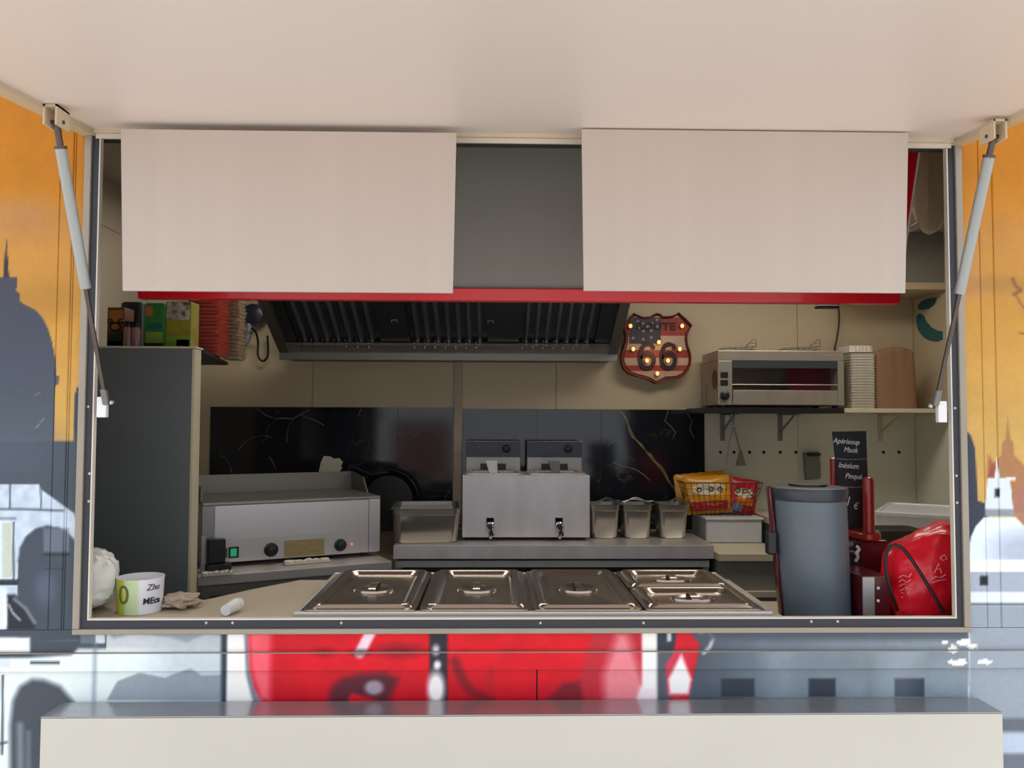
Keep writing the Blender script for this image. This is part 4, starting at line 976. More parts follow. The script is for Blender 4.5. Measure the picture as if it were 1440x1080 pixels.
B(0.0, GL, 0.0, GDp, GH-0.0115, GH).build('cooking_plate', 'steel_dark', gd, local=True, bevel=0.002)
bsp = MB(); bsp.box(0, GL, GDp-0.006, GDp, GH+0.0005, GH+0.075); bsp.box(0, 0.006, 0.06, GDp-0.006, GH+0.0005, GH+0.05)
bsp.add([(GL-0.006,0.16,GH+.0005),(GL,0.16,GH+.0005),(GL,GDp-.006,GH+.0005),(GL-.006,GDp-.006,GH+.0005),(GL-.006,0.22,GH+.06),(GL,0.22,GH+.06),(GL,GDp-.006,GH+.075),(GL-.006,GDp-.006,GH+.075)], [(0,3,2,1),(4,5,6,7),(0,1,5,4),(1,2,6,5),(2,3,7,6),(3,0,4,7)])
bsp.build('splash_guard', 'guard_steel', gd, local=True)
def gl_x(px): return (px-301)/(528-301)*(GL-0.095)+0.045
zc_ = GH*0.22
for px, r in ((380, 0.026), (484, 0.024)):
    MB().lathe([(r, 0), (r, 0.006), (r*0.7, 0.009), (r*0.62, 0.022), (r*0.5, 0.024)], (gl_x(px), -0.002, zc_), 24, 'Y').build('knob', 'black', cp, local=True, smooth=True)
B(gl_x(320), gl_x(334), -0.006, -0.002, zc_-0.02, zc_+0.02).build('rocker_switch', 'black', cp, local=True)
B(gl_x(322.5), gl_x(331), -0.0075, -0.006, zc_-0.014, zc_+0.014).build('rocker_switch', 'green_lamp', cp, local=True, label='green rocker switch')
B(gl_x(308), gl_x(318), -0.006, -0.002, zc_-0.018, zc_+0.018).build('rocker_switch', 'hood_dark', cp, local=True)
B(gl_x(400), gl_x(459), -0.0045, -0.002, zc_-0.03, zc_+0.03).build('rating_plate', 'label_tan', cp, local=True)
MB().ball((gl_x(502), -0.004, zc_), 0.006, 10).build('pilot_lamp', 'red_lamp', cp, local=True)
# plug box at the left end of the griddle
def gw(x, y, z): return (Matrix.Translation(g0) @ Matrix.Rotation(ga, 4, 'Z')) @ Vector((x, y, z))
pb = thing('grease_scraper_block', 'black block tool with a grey back plate leaning at the left end of the griddle', 'tool', gw(0.04, -0.075, 0), ga)
B(-0.03, 0.03, -0.02, 0.02, 0.03, 0.115).build('body', 'black', pb, local=True, bevel=0.004)
B(-0.034, 0.05, -0.03, 0.024, 0.0, 0.029).build('foot', 'black', pb, local=True, bevel=0.004)
B(-0.05, -0.036, 0.0, 0.02, 0.0, 0.125).build('back_plate', 'strut', pb, local=True)
for (px, py, wx, lb) in ((432, 792, 0.085, 'crumpled white paper strip on the corner table below the griddle knobs'), (306, 809, 0.05, 'small crumpled white scrap at the left edge of the corner table')):
    q = ON(px, py, ZK+0.001); m_ = MB(); nX, nY = 14, 4; rr = random.Random(px)
    for k_ in (0, 1):
        for j in range(nY+1):
            for i in range(nX+1):
                v = Vector(((i/nX-.5)*2*wx, (j/nY-.5)*0.03, (0.001 if k_ == 0 else 0.006+0.012*rr.random()))); v.rotate(Matrix.Rotation(ang, 3, 'Z')); m_.v.append(tuple(q+v))
    W_ = nX+1; Q = W_*(nY+1)
    for j in range(nY):
        for i in range(nX):
            b0 = j*W_+i; m_.f.append((b0, b0+W_, b0+W_+1, b0+1)); m_.f.append((Q+b0, Q+b0+1, Q+b0+W_+1, Q+b0+W_))
    for i in range(nX): m_.f.append((i, i+1, Q+i+1, Q+i)); b0 = nY*W_+i; m_.f.append((b0, Q+b0, Q+b0+1, b0+1))
    for j in range(nY): b0 = j*W_; m_.f.append((b0, Q+b0, Q+b0+W_, b0+W_)); b0 = j*W_+nX; m_.f.append((b0, b0+W_, Q+b0+W_, Q+b0))
    tag(m_.build('paper_scrap', 'paper'), lb, 'paper')

# torn note stuck on the marble
tag(MB().prism([(P(x, y, YB).x, P(x, y, YB).z) for x, y in ((449,663),(452,650),(456,641),(466,642),(470,645),(478,644),(483,650),(480,655),(482,658),(477,664))], YB-0.013, YB-0.0105).build('torn_note', 'paper'), 'torn cream paper note stuck to the marble above the griddle', 'paper')
# black frying pan leaning on the griddle's right end, behind
q = P(537, 690, 2.03)
pn = thing('frying_pan', 'black frying pan standing behind the right end of the griddle', 'pan', (q.x, 2.05, ZK+0.001))
zc3 = PZ(545, 705, 2.1); rad = zc3-ZK-0.002
MB().lathe([(0.001, 0), (rad*0.8, 0), (rad, 0.04), (rad*0.98, 0.042), (rad*0.78, 0.006), (0.001, 0.005)], (PX(545, 700, 2.15), 2.2, zc3), 36, 'Y').build('bowl', 'black', pn, smooth=True)
hq = Vector((PX(545, 700, 2.15), 2.18, zc3+rad*0.9))
MB().tube([hq, P(520, 668, 2.1), P(492, 656, 2.0)], [0.012, 0.009, 0.012], 8).build('handle', 'black', pn, smooth=True)

# ================================================================== TALL CABINET ON THE LEFT
YC = 0.60
cx1 = PX(268, 600, YC); zct = PZ(200, 487, YC)
tcb = thing('tall_cabinet', 'tall dark slate cabinet with cream edge standing at the left of the hatch', 'cabinet', (-1.2, 0.8, ZF))
B(XL+0.012, cx1, YC, YC+0.018, ZF, zct-0.006).build('front_panel', 'dark_blue_panel', tcb)
B(cx1, cx1+0.010, YC-0.001, YC+0.05, ZF, zct-0.006).build('edge_post', 'shelfcream', tcb, bevel=0.002)
B(XL+0.012, -1.18, YC+0.02, 1.24, ZF, zct-0.012).build('body', 'cream_dark', tcb)
B(XL+0.012, cx1+0.012, YC-0.004, YC+0.06, zct-0.0055, zct).build('top_edging', 'shelfcream', tcb)
MB().slab([(XL+0.012, YC+0.061), (cx1+0.01, YC+0.061), (-1.0, 1.26), (XL+0.012, 1.26)], zct-0.012, zct-0.001).build('top_shelf', 'black', tcb)

# things on the cabinet
ztop = zct+0.0008
def carton(px0, px1, py0, Y, dp, base, label, bands, rz=0):
    a = PX(px0, 480, Y); b_ = PX(px1, 480, Y); h = PZ(px0, py0, Y)-ztop
    t = thing('carton', label, 'box', ((a+b_)/2, Y+dp/2, ztop), rz); hw = (b_-a)/2
    B(-hw, hw, -dp/2, dp/2, 0, h).build('box', base, t, local=True, bevel=0.002)
    for (u0, u1, v0, v1, m_) in bands:
        B(-hw+2*hw*u0, -hw+2*hw*u1, -dp/2-0.0008, -dp/2-0.0001, h*v0, h*v1).build('print', m_, t, local=True)
    return t, hw, h
M['orange_card'] = mat('orange_card', (168, 104, 40), 0.6); M['brown_card'] = mat('brown_card', (110, 58, 40), 0.6); M['green_card'] = mat('green_card', (44, 120, 52), 0.5)
M['lime'] = mat('lime_card', (122, 160, 52), 0.5); M['olive_card'] = mat('olive_yellow_card', (140, 132, 46), 0.5, var=0.2, scale=30); M['dark_card'] = mat('dark_green_card', (24, 42, 34), 0.5)
M['pink_jar'] = mat('pinkish_glass_jar', (150, 112, 104), 0.25); M['speck'] = mat('speckled_print', (150, 146, 130), 0.6, var=0.9, scale=70)
t, hw, h = carton(150, 174, 432, 0.68, 0.07, 'brown_card', 'orange and brown carton with black ring drawing, leftmost on the cabinet', [(0.08,0.92,0.45,0.93,'orange_card'),(0.05,0.95,0.03,0.36,'dark_card'),(0.1,0.9,0.08,0.17,'shelfcream')])
MB().tube([(0.016*math.cos(i*PI/6), -0.037, h*0.52+0.013*math.sin(i*PI/6)) for i in range(12)], 0.003, 5, True).build('print', 'black', t, local=True)
for s_ in (-1, 1): MB().tube([(s_*0.016+0.007*math.cos(i*PI/4), -0.037, h*0.66+0.006*math.sin(i*PI/4)) for i in range(8)], 0.002, 5, True).build('print', 'black', t, local=True)
for px, lb in ((180, 'small pinkish glass jar with dark lid beside the orange carton'), (191, 'small pinkish glass jar with dark lid beside the dark tin')):
    c = PX(px, 480, 0.66); j = thing('spice_jar', lb, 'jar', (c, 0.66, ztop))
    MB().lathe([(0.013, 0), (0.0135, 0.004), (0.0135, 0.055), (0.011, 0.062)], (c, 0.66, ztop), 18).build('glass', 'pink_jar', j, smooth=True)
    MB().lathe([(0.0125, 0.0622), (0.0125, 0.078), (0.011, 0.08)], (c, 0.66, ztop), 18).build('lid', 'black', j, smooth=True)
c = PX(188, 440, 0.78); tag(MB().loft([(0.035,0.03,0.012,0),(0.035,0.03,0.012,0.15),(0.03,0.026,0.012,0.155)], (c, 0.79, ztop)).build('dark_tin', 'hood_dark', smooth=True), 'dark tin standing behind the small jars on the cabinet', 'tin')
carton(203, 230, 426, 0.68, 0.07, 'green_card', 'tall green carton with a lime label on the cabinet', [(0.06,0.94,0.12,0.36,'lime'),(0.0,1.0,0.0,0.12,'dark_card'),(0.05,0.4,0.72,0.93,'orange_card'),(0.2,0.9,0.42,0.55,'teal')])
carton(232, 268, 424, 0.70, 0.07, 'olive_card', 'yellow-green carton with speckled print next to the red trays', [(0.05,0.95,0.62,0.98,'speck'),(0.0,1,0.0,0.28,'lime'),(0.45,0.95,0.03,0.2,'speck')])
M['red_tray'] = mat('red_paper_tray', (186, 84, 72), 0.6, var=0.12, scale=60); M['tan_tray'] = mat('tan_paper_tray', (150, 126, 104), 0.7, var=0.12, scale=60)
def tray_stack(cx, Y, n, hw, hd_, m_, label, group, ht):
    f0 = None; dz = ht/n
    for i in range(n):
        if f0 is None:
            f0 = MB().loft([(hw*0.8,hd_*0.8,0.006,0),(hw*0.97,hd_*0.97,0.006,dz*0.85),(hw,hd_,0.006,dz*0.87),(hw*0.96,hd_*0.96,0.006,dz*0.9),(hw*0.79,hd_*0.79,0.006,0.001)], (cx, Y, ztop)).build('paper_tray', m_)
            tag(f0, label+', lowest of the stack', 'food tray', group)
        else:
            o = f0.copy(); COL.objects.link(o); o['label'] = label+(', %s from the bottom' % ORDS[i] if i < n-1 else ', topmost of the stack'); o.location = f0.location+Vector((0.003*math.sin(i*1.7), 0.003*math.cos(i*2.3), dz*i)); o.rotation_euler = (0, 0, 0.05*math.sin(i*2.9))
xr_ = PX(290, 470, 0.95); xt_ = PX(322, 470, 1.1)
tray_stack(xr_, 0.98, 16, 0.055, 0.06, 'red_tray', 'red paper food tray on the tall cabinet', 'red paper trays stacked on the cabinet', PZ(290, 418, 0.95)-ztop)
tray_stack(xt_, 1.16, 16, 0.032, 0.05, 'tan_tray', 'tan paper food tray behind the red trays', 'tan paper trays stacked on the cabinet', PZ(320, 418, 1.1)-ztop)
# dark device with cable loop beside the hood
dvp = P(352, 440, 2.1)
dv_ = thing('wall_motor', 'dark blue fan motor on the wall left of the hood with looped black cable', 'motor', (dvp.x, YB-0.05, dvp.z-0.05))
MB().lathe([(0.02, 0), (0.052, 0.01), (0.058, 0.05), (0.05, 0.11), (0.03, 0.12)], (dvp.x, YB-0.001, dvp.z), 24, 'Y').build('housing', 'navy', dv_, smooth=True)
MB().tube(curve([P(345, 425, 2.15), P(350, 450, 2.15), P(348, 475, 2.15), P(338, 494, 2.15)], 5), [0.004]*3+[0.012]*4+[0.018]*5+[0.012]*3+[0.004], 8).build('guard', 'greychip', dv_, smooth=True)
MB().tube(curve([P(354, 462, 2.1), P(360, 468, 2.15), P(363, 482, 2.2), P(363, 500, 2.2), P(369, 508, 2.2), P(376, 502, 2.2), P(377, 488, 2.2), P(376, 472, 2.2)], 5), 0.0055, 7).build('cable', 'rubber', dv_, smooth=True)

# ================================================================== SERVICE WORKTOP BEHIND THE HATCH
wk = thing('service_worktop', 'cream laminate worktop running along the inside of the hatch', 'worktop', (0, 0.25, ZF))
q0 = ON(352, 829, ZW); q1 = ON(480, 829, ZW)
ybk = q0.y
xwr = PX(1092, 860, 0.1)
pl = [(XL+0.012, 0.0465), (xwr, 0.0465), (xwr, ybk+0.13), (q0.x+0.1, ybk+0.13), (q0.x, ybk), (ON(290, 842, ZW).x, 0.24), (XL+0.012, 0.215)]
ZJ = ZW-0.09
B(xwr+0.002, XR-0.012, 0.05, 0.62, ZJ-0.03, ZJ).build('lower_top', 'worktop', wk, bevel=0.002)
MB().slab(pl, ZW-0.03, ZW).build('top', 'worktop', wk, bevel=0.002)
for x in (XL+0.05, -0.5, 0.5, 1.4): B(x, x+0.03, 0.06, 0.2, ZF, (ZW if x < 0.9 else ZJ)-0.031).build('support_panel', 'cream_dark', wk)

# bain-marie with lids
ZL = ZW+0.022
fl = ON(413, 858.5, ZL); frr = ON(1086, 857.5, ZL)
LB = [ (425,853,585,853), ]
dirb = frr-fl; ab_ = math.atan2(dirb.y, dirb.x); LBn = dirb.length
bl_ = ON(488, 806, ZL); D_ = 0.46
dl = ON(700, 806, ZL).y - ON(700, 858, ZL).y; D_ = dl+0.02
print('bain', LBn, D_, math.degrees(ab_), 'y', fl.y, ybk)
bn = thing('bain_marie', 'long stainless topping well frame let into the worktop behind the sill', 'topping well', (fl.x, fl.y, ZW+0.0008), ab_)
bm1 = MB(); bm1.box(0, LBn, -0.004, 0.012, 0, 0.018).box(0, LBn, D_, D_+0.012, 0, 0.018).box(0, 0.012, 0.012, D_, 0, 0.018).box(LBn-0.012, LBn, 0.012, D_, 0, 0.018)
bm1.build('rim_frame', 'steel_h', bn, local=True, bevel=0.002)
B(0.012, LBn-0.012, 0.012, D_, 0.0, 0.006).build('well_floor', 'steel_dark', bn, local=True)
xs_l = [0.016]
edges = [(425, 585), (590, 745), (750, 905), (908, 1075)]
def bx(px): return (ON(px, 858, ZL)-fl).length
def lid(x0, x1, y0, y1, label, group):
    w_ = (x1-x0); d_ = (y1-y0); c = Matrix.Translation(fl) @ Matrix.Rotation(ab_, 4, 'Z') @ Vector(((x0+x1)/2, (y0+y1)/2, 0))
    t = thing('pan_lid', label, 'lid', (c.x, c.y, ZW+0.0195), ab_, group)
    hw, hd_ = w_/2, d_/2
    MB().loft([(hw,hd_,0.016,0.0),(hw,hd_,0.016,0.003),(hw-0.010,hd_-0.010,0.018,0.0045),(hw-0.014,hd_-0.014,0.02,0.011),(hw-0.022,hd_-0.022,0.022,0.013),(hw-0.032,hd_-0.032,0.022,0.010),(hw-0.040,hd_-0.040,0.02,0.0015),(hw-0.046,hd_-0.046,0.02,0.0008)], cap0=True, cap1=True, seg=6).build('plate', 'steel_lid', t, local=True, smooth=True)
    r = 0.054; sy_ = 1.0 if d_ > 0.3 else 0.62
    bw = MB().lathe([(r, 0.001), (r*0.97, 0.006), (r*0.88, 0.006), (r*0.72, 0.002), (r*0.3, 0.0012)], (0, 0, 0), 28, sy=sy_).build('handle_recess', 'steel_lid', t, local=True, smooth=True)
    hm = MB(); n = 10; vs = []
    for i in range(n+1):
        tt = PI*i/n; y = -r*0.9*sy_*math.cos(tt); z = 0.004+0.009*math.sin(tt)
        vs += [(-0.009, y, z), (0.009, y, z), (0.009, y, z+0.002), (-0.009, y, z+0.002)]
    hm.v = vs
    for i in range(n):
        for k_ in range(4): hm.f.append((4*i+k_, 4*i+(k_+1) % 4, 4*i+4+(k_+1) % 4, 4*i+4+k_))
    hm.f += [(3, 2, 1, 0), (4*n, 4*n+1, 4*n+2, 4*n+3)]
    hm.build('handle', 'steel_lid', t, local=True, smooth=True)
yl0 = 0.002; yl1 = D_+0.004
lb = ['leftmost large steel pan lid in the topping well', 'large steel pan lid, second from the left', 'large steel pan lid, third from the left, beside the two small lids']
for i in range(3): lid(bx(edges[i][0]), bx(edges[i][1]), yl0, yl1, lb[i], 'steel lids in the topping well')
ym = yl0+(yl1-yl0)*0.5
lid(bx(908), bx(1075), yl0, ym-0.004, 'front small steel pan lid at the right end of the topping well', 'steel lids in the topping well')
lid(bx(908), bx(1075), ym, yl1, 'rear small steel pan lid at the right end of the topping well', 'steel lids in the topping well')

# white bag, money cup, cloth, tube on the worktop
def blob(c, rx, ry, rz, amp, fr_, seed, n=44, m=28, flat=0.0, sq=2.5):
    b = MB()
    for j in range(m+1):
        ph_ = -PI/2+PI*j/m
        for i in range(n):
            t = 2*PI*i/n; cx_, cy_, cz_ = math.cos(ph_)*math.cos(t), math.cos(ph_)*math.sin(t), math.sin(ph_)
            r = (abs(cx_)**sq+abs(cy_)**sq+abs(cz_)**sq)**(-1/sq)
            v = Vector((cx_*r, cy_*r, cz_*r))
            nn = mnoise.noise(v*fr_+Vector((seed, 0, 0)))*amp - abs(mnoise.noise(v*fr_*1.9+Vector((0, seed, 0))))*amp*0.9
            v = v*(1+nn)
            z = max(v.z, -0.98+flat)
            b.v.append((c[0]+v.x*rx, c[1]+v.y*ry, c[2]+z*rz))
    for j in range(m):
        for i in range(n): b.f.append((j*n+i, j*n+(i+1) % n, (j+1)*n+(i+1) % n, (j+1)*n+i))
    return b
zb1 = PZ(1300, 735, 0.22); hz = (zb1-ZJ)/2
xb0 = PX(1243, 800, 0.22)
M_rb = blob((xb0+0.16, 0.22, ZJ+hz*1.0), 0.158, 0.11, hz, 0.13, 1.25, 3.3, 90, 60)
M_rb.v = [(x + 0.006*mnoise.noise(Vector((x*9, z*22+y*9, 1.0))), y - 0.012*abs(mnoise.noise(Vector((x*13+z*7, z*9-x*6, 4.0)))) - 0.006*abs(mnoise.noise(Vector((x*31-z*16, z*20, 9.0)))), z + 0.006*mnoise.noise(Vector((x*18, y*18, z*12)))) for x, y, z in M_rb.v]
mn = min(v[2] for v in M_rb.v); M_rb.v = [(x+0.10*(z-ZJ-hz)*1.6, y, z-mn+ZJ+0.002) for x, y, z in M_rb.v]
rb = thing('plastic_bag', 'bright red crumpled plastic bag slumped against the right jamb', 'bag', (xb0+0.16, 0.22, ZJ+0.001))
rbo = M_rb.build('bag', 'redbag', rb, smooth=True)
from mathutils.bvhtree import BVHTree
bvt = BVHTree.FromPolygons([Vector(v) for v in M_rb.v], M_rb.f)
M['bag_print'] = mat('pale_bag_print', (246, 196, 196), 0.5)
pm_ = MB()
for st_ in ([(1314,806),(1320,792),(1324,806)],[(1316,801),(1323,800)],[(1310,815),(1316,811),(1324,812),(1330,808)],[(1310,820),(1318,817),(1330,815)],[(1322,785),(1328,780),(1332,786),(1326,788),(1322,785)],
            [(1264,812),(1270,809),(1276,811)],[(1264,818),(1269,815),(1275,819),(1281,815)],[(1265,824),(1272,821),(1280,824)],[(1266,831),(1274,826),(1282,829),(1278,834),(1268,834)],[(1268,840),(1280,838)],[(1278,812),(1282,806)]):
    pts_ = []
    for (ux, uy) in st_:
        dd_ = (RM @ Vector(((ux-720)/F, (540-uy)/F, -1))).normalized(); h_ = bvt.ray_cast(CAM_LOC, dd_)
        if h_[0] is not None: pts_.append(h_[0]-dd_*0.0008)
    if len(pts_) > 1: pm_.tube(pts_, 0.0011, 4)
pm_.build('printed_marks', 'bag_print', rb, stuff=True)
cd_ = MB().tube(curve([P(1262, 858, 0.10), P(1250, 822, 0.09), P(1245, 788, 0.09), P(1253, 768, 0.085), P(1268, 770, 0.08), P(1284, 790, 0.075), P(1300, 815, 0.07), P(1316, 842, 0.065), P(1328, 862, 0.06)], 6), 0.0042, 7)
tag(cd_.build('carry_cord', 'rubber', smooth=True), 'black cord looped over the front of the red bag', 'cord')
wbg = blob((PX(106, 820, 0.11), 0.125, 0), 0.090, 0.065, 0.071, 0.16, 1.5, 8.1, 70, 50, 0.0, 3.4)
mn = min(v[2] for v in wbg.v); wbg.v = [(x, y, z-mn+ZW+0.001) for x, y, z in wbg.v]
tag(wbg.build('plastic_bag', 'whitebag', smooth=True), 'white plastic bag bulging behind the left jamb', 'bag')
# paper cup money box
cy_ = 0.10; cc = PX(192, 840, cy_); cr_ = (PX(224, 830, cy_)-PX(160, 830, cy_))/2; ch = PZ(192, 819, cy_-cr_)-ZW
mc = thing('money_cup', 'open white and yellow-green cup with handwriting behind the sill at the left', 'cup', (cc, cy_+0.02, ZW+0.0008))
cyc = cy_+0.02
N = 48; cup = MB(); cols_ = []
prof = [(cr_*0.93, 0.0008), (cr_*0.95, 0.02), (cr_, ch-0.004), (cr_+0.001, ch), (cr_-0.002, ch), (cr_*0.93-0.003, 0.006)]
cup.lathe(prof, (cc, cyc, ZW), N); VA = 22
co_ = cup.build('wall', 'mural', mc, smooth=True)
at = co_.data.color_attributes.new('paint', 'FLOAT_COLOR', 'POINT')
for i, v in enumerate(co_.data.vertices):
    a_ = math.atan2(v.co.y, v.co.x)   # front is -y
    f_ = (math.degrees(a_)+90-VA+540) % 360-180
    inside = (i//N) >= 4
    c_ = (232, 232, 238) if (f_ > -4 or inside) else ((196, 206, 70) if f_ < -38 else (206, 224, 176))
    if abs(f_) > 100: c_ = (232, 232, 238)
    at.data[i].color = lin(c_)+(1,)
def wrap(b, ang0, zc, r, sc=1.0):
    out = []
    for x, y, z in b.v:
        t = math.radians(ang0+VA)+x*sc/r; rr = r-y+0.0004
        out.append((cc+rr*math.sin(t), cyc-rr*math.cos(t), zc+z))
    b.v = out; return b
M['olive_ink'] = mat('olive_ink', (110, 112, 50), 0.6); M['ink'] = mat('dark_ink', (36, 38, 60), 0.6)
wrap(text_mb('0', 0.062, 0.0005), -42, ZW+ch*0.56, cr_*0.99).build('print', 'olive_ink', mc)
wrap(text_mb('Zhu', 0.02, 0.0005, 0.3), 32, ZW+ch*0.76, cr_).build('handwriting', 'ink', mc)
wrap(text_mb('MEca', 0.02, 0.0005, 0.1, 0.0004), 30, ZW+ch*0.38, cr_*0.985).build('handwriting', 'ink', mc)
q = ON(245, 858, ZW)
cb = blob((PX(252, 850, 0.14), 0.15, 0), 0.042, 0.04, 0.017, 0.35, 2.2, 5.0, 48, 24)
mn = min(v[2] for v in cb.v); cb.v = [(x, y, z-mn+ZW+0.001) for x, y, z in cb.v]
tag(cb.build('cleaning_cloth', 'cloth', smooth=True), 'crumpled beige cloth on the worktop right of the cup', 'cloth')
q = ON(330, 866, ZW+0.012); d_ = Vector((0.05, 0.075, 0))
wtb = thing('white_tube', 'white squeeze tube lying on the worktop near the sill', 'tube', (q.x, q.y, ZW+0.0008))
c0 = Vector((PX(317, 866, 0.062), 0.062, ZW+0.014)); c1 = Vector((PX(336, 850, 0.125), 0.125, ZW+0.017))
MB().tube([c0, c0.lerp(c1, 0.7)], [0.0125, 0.015], 16).build('body', 'white_plastic', wtb, smooth=True)
MB().tube([c0.lerp(c1, 0.71), c1], [0.0155, 0.013], 16).build('cap', 'white_gloss', wtb, smooth=True)

# ================================================================== RIGHT SIDE
# low white-topped cabinet right of the steel counter
zr_ = PZ(1040, 779, 1.66); xr0 = PX(1000, 780, 1.66)
rcab = thing('side_cabinet', 'grey cabinet with cream top under the white box and chips basket', 'cabinet', (1.4, 1.95, ZF))
xsc = PX(1205, 760, 1.0)
B(x1+0.004, xsc-0.004, 1.66, YB-0.002, zr_-0.032, zr_).build('top', 'shelfcream', rcab, bevel=0.002)
B(x1+0.01, xsc-0.006, 1.68, YB-0.004, ZF, zr_-0.033).build('body', 'grey_panel', rcab)
B(PX(1030, 835, 1.64), xsc-0.01, 1.655, 1.679, PZ(1040, 840, 1.66), PZ(1040, 832, 1.66)).build('door_rail', 'shelfcream', rcab)
# white insulated box
wx0 = PX(997, 740, 1.96); zbx = PZ(1040, 728, 1.96)
wbx = thing('white_box', 'milky white plastic box under the wire chips basket', 'box', (wx0+0.2, 2.1, zr_+0.001))
B(wx0-0.012, xsc-0.015, 1.962, YB-0.012, zr_+0.001, zbx-0.013).build('body', 'white_bin', wbx, bevel=0.006)
B(wx0-0.018, xsc-0.008, 1.955, YB-0.012, zbx-0.0125, zbx).build('lid', 'white_bin', wbx, bevel=0.004)
# wire basket with chips
bcx = PX(1015, 700, 2.03); bzz = zbx+0.001; bh = PZ(1015, 679, 2.0)-bzz; BY = 2.10
wb0 = (PX(1059, 718, 2.0)-PX(977, 718, 2.0))/2; wt0 = (PX(1071, 678, 2.0)-PX(961, 678, 2.0))/2
bk = thing('wire_basket', 'black wire basket full of crisp packets on the white box', 'basket', (bcx, BY, bzz))
def ring(hw, hd_, z, r=0.0018): return MB().tube([(bcx-hw, BY-hd_, z), (bcx+hw, BY-hd_, z), (bcx+hw, BY+hd_, z), (bcx-hw, BY+hd_, z)], r, 5, True)
ring(wt0, 0.105, bzz+bh, 0.0032).build('rim', 'black_wire', bk)
wm = MB()
for j in range(5):
    f_ = j/5; o = ring(wb0+(wt0-wb0)*f_, 0.075+0.03*f_, bzz+0.002+bh*f_, 0.0013); wm.add(o.v, o.f)
for i in range(14):
    u = -1+2*i/13
    for s_ in (-1, 1): wm.tube([(bcx+u*wb0, BY+s_*0.075, bzz+0.002), (bcx+u*wt0, BY+s_*0.105, bzz+bh)], 0.0013, 4)
for i in range(7):
    u = -1+2*i/6
    for s_ in (-1, 1): wm.tube([(bcx+s_*wb0, BY+u*0.075, bzz+0.002), (bcx+s_*wt0, BY+u*0.105, bzz+bh)], 0.0013, 4)
for i in range(9):
    u = -1+2*i/8; wm.tube([(bcx+u*wb0, BY-0.075, bzz+0.002), (bcx+u*wb0, BY+0.075, bzz+0.002)], 0.0013, 4)
wm.build('wire_mesh', 'black_wire', bk)
M['crisp_yellow'] = mat('crisp_packet_yellow', (218, 150, 30), 0.3, bump=0.15, bscale=30); M['crisp_red'] = mat('crisp_packet_red', (186, 26, 34), 0.3, bump=0.15, bscale=30)
M['crisp_cream'] = mat('packet_cream_print', (222, 206, 176), 0.4); M['crisp_orange'] = mat('packet_orange_print', (226, 120, 30), 0.4); M['crisp_blue'] = mat('packet_blue_print', (100, 150, 180), 0.4)
def packet(c, hw, hh, th_, tiltz, base, label, prints, yaw=0):
    t = thing('crisp_packet', label, 'crisp packet', (c[0], c[1], c[2]), yaw)
    Rm = Matrix.Rotation(tiltz, 3, 'Y') @ Matrix.Rotation(-0.12, 3, 'X')
    def pt(u, v, s_):
        e_ = max(0, (1-abs(u)**3)*(1-abs(v)**4)); wob = mnoise.noise(Vector((u*2.2+c[0]*9, v*2.2, s_)))*0.012
        return Rm @ Vector((u*hw, s_*(th_*e_**0.6)+wob*e_, hh+v*hh*(1+0.02*math.sin(u*20)*(abs(v) > .95))))
    nx_, nz_ = 18, 16; b = MB()
    for s_ in (-1, 1):
        for j in range(nz_+1):
            for i in range(nx_+1): b.v.append(tuple(pt(-1+2*i/nx_, -1+2*j/nz_, s_)))
    W_ = nx_+1; Q = W_*(nz_+1)
    for j in range(nz_):
        for i in range(nx_):
            b0 = j*W_+i; b.f.append((b0, b0+1, b0+W_+1, b0+W_)); b.f.append((Q+b0, Q+b0+W_, Q+b0+W_+1, Q+b0+1))
    b.build('film', base, t, local=True, smooth=True)
    for (u0, u1, v0, v1, m_, shape) in prints:
        d = MB(); n_ = 12
        for j in range(n_+1):
            for i in range(n_+1):
                if shape == 'e':
                    a_, r_ = 2*PI*i/n_, j/n_; u = (u0+u1)/2+(u1-u0)/2*r_*math.cos(a_); v = (v0+v1)/2+(v1-v0)/2*r_*math.sin(a_)
                else: u = u0+(u1-u0)*i/n_; v = v0+(v1-v0)*j/n_
                d.v.append(tuple(pt(u, v, -1)+Rm @ Vector((0, -0.0015, 0))))
        for j in range(n_):
            for i in range(n_): b0 = j*(n_+1)+i; d.f.append((b0, b0+1, b0+n_+2, b0+n_+1))
        d.build('print', m_, t, local=True)
    for (u, v, s) in ((-0.4, 0.28, 1), (0.1, 0.3, 1), (0.5, 0.24, 1)) if prints and prints[0][5] == 'e' else ():
        q_ = pt(u, v, -1); MB().tube([(q_.x+0.012*math.cos(i*PI/4), q_.y-0.004, q_.z+0.010*math.sin(i*PI/4)) for i in range(8)], 0.0022, 4, True).build('letter', 'black', t, local=True)
packet((bcx-0.05, BY-0.035, bzz+0.006), 0.112, 0.09, 0.026, -0.06, 'crisp_yellow', 'yellow crisp packet with cream oval print at the front of the basket', [(-.75,.75,-.02,.62,'crisp_cream','e'),(-.8,.8,-.85,-.35,'crisp_red','r'),(-.4,.6,-.6,-.4,'crisp_orange','e')])
packet((bcx+0.098, BY-0.028, bzz+0.006), 0.072, 0.084, 0.022, 0.16, 'crisp_red', 'red crisp packet leaning at the right of the basket', [(-.6,.75,-.1,.45,'crisp_cream','e'),(-.5,.7,-.5,-.1,'crisp_orange','r'),(-.6,0,-.9,-.5,'crisp_blue','r')])
packet((bcx-0.06, BY+0.04, bzz+0.006), 0.125, 0.096, 0.02, -0.1, 'crisp_yellow', 'yellow crisp packet at the back left of the basket, only its top showing', [], 0.05)

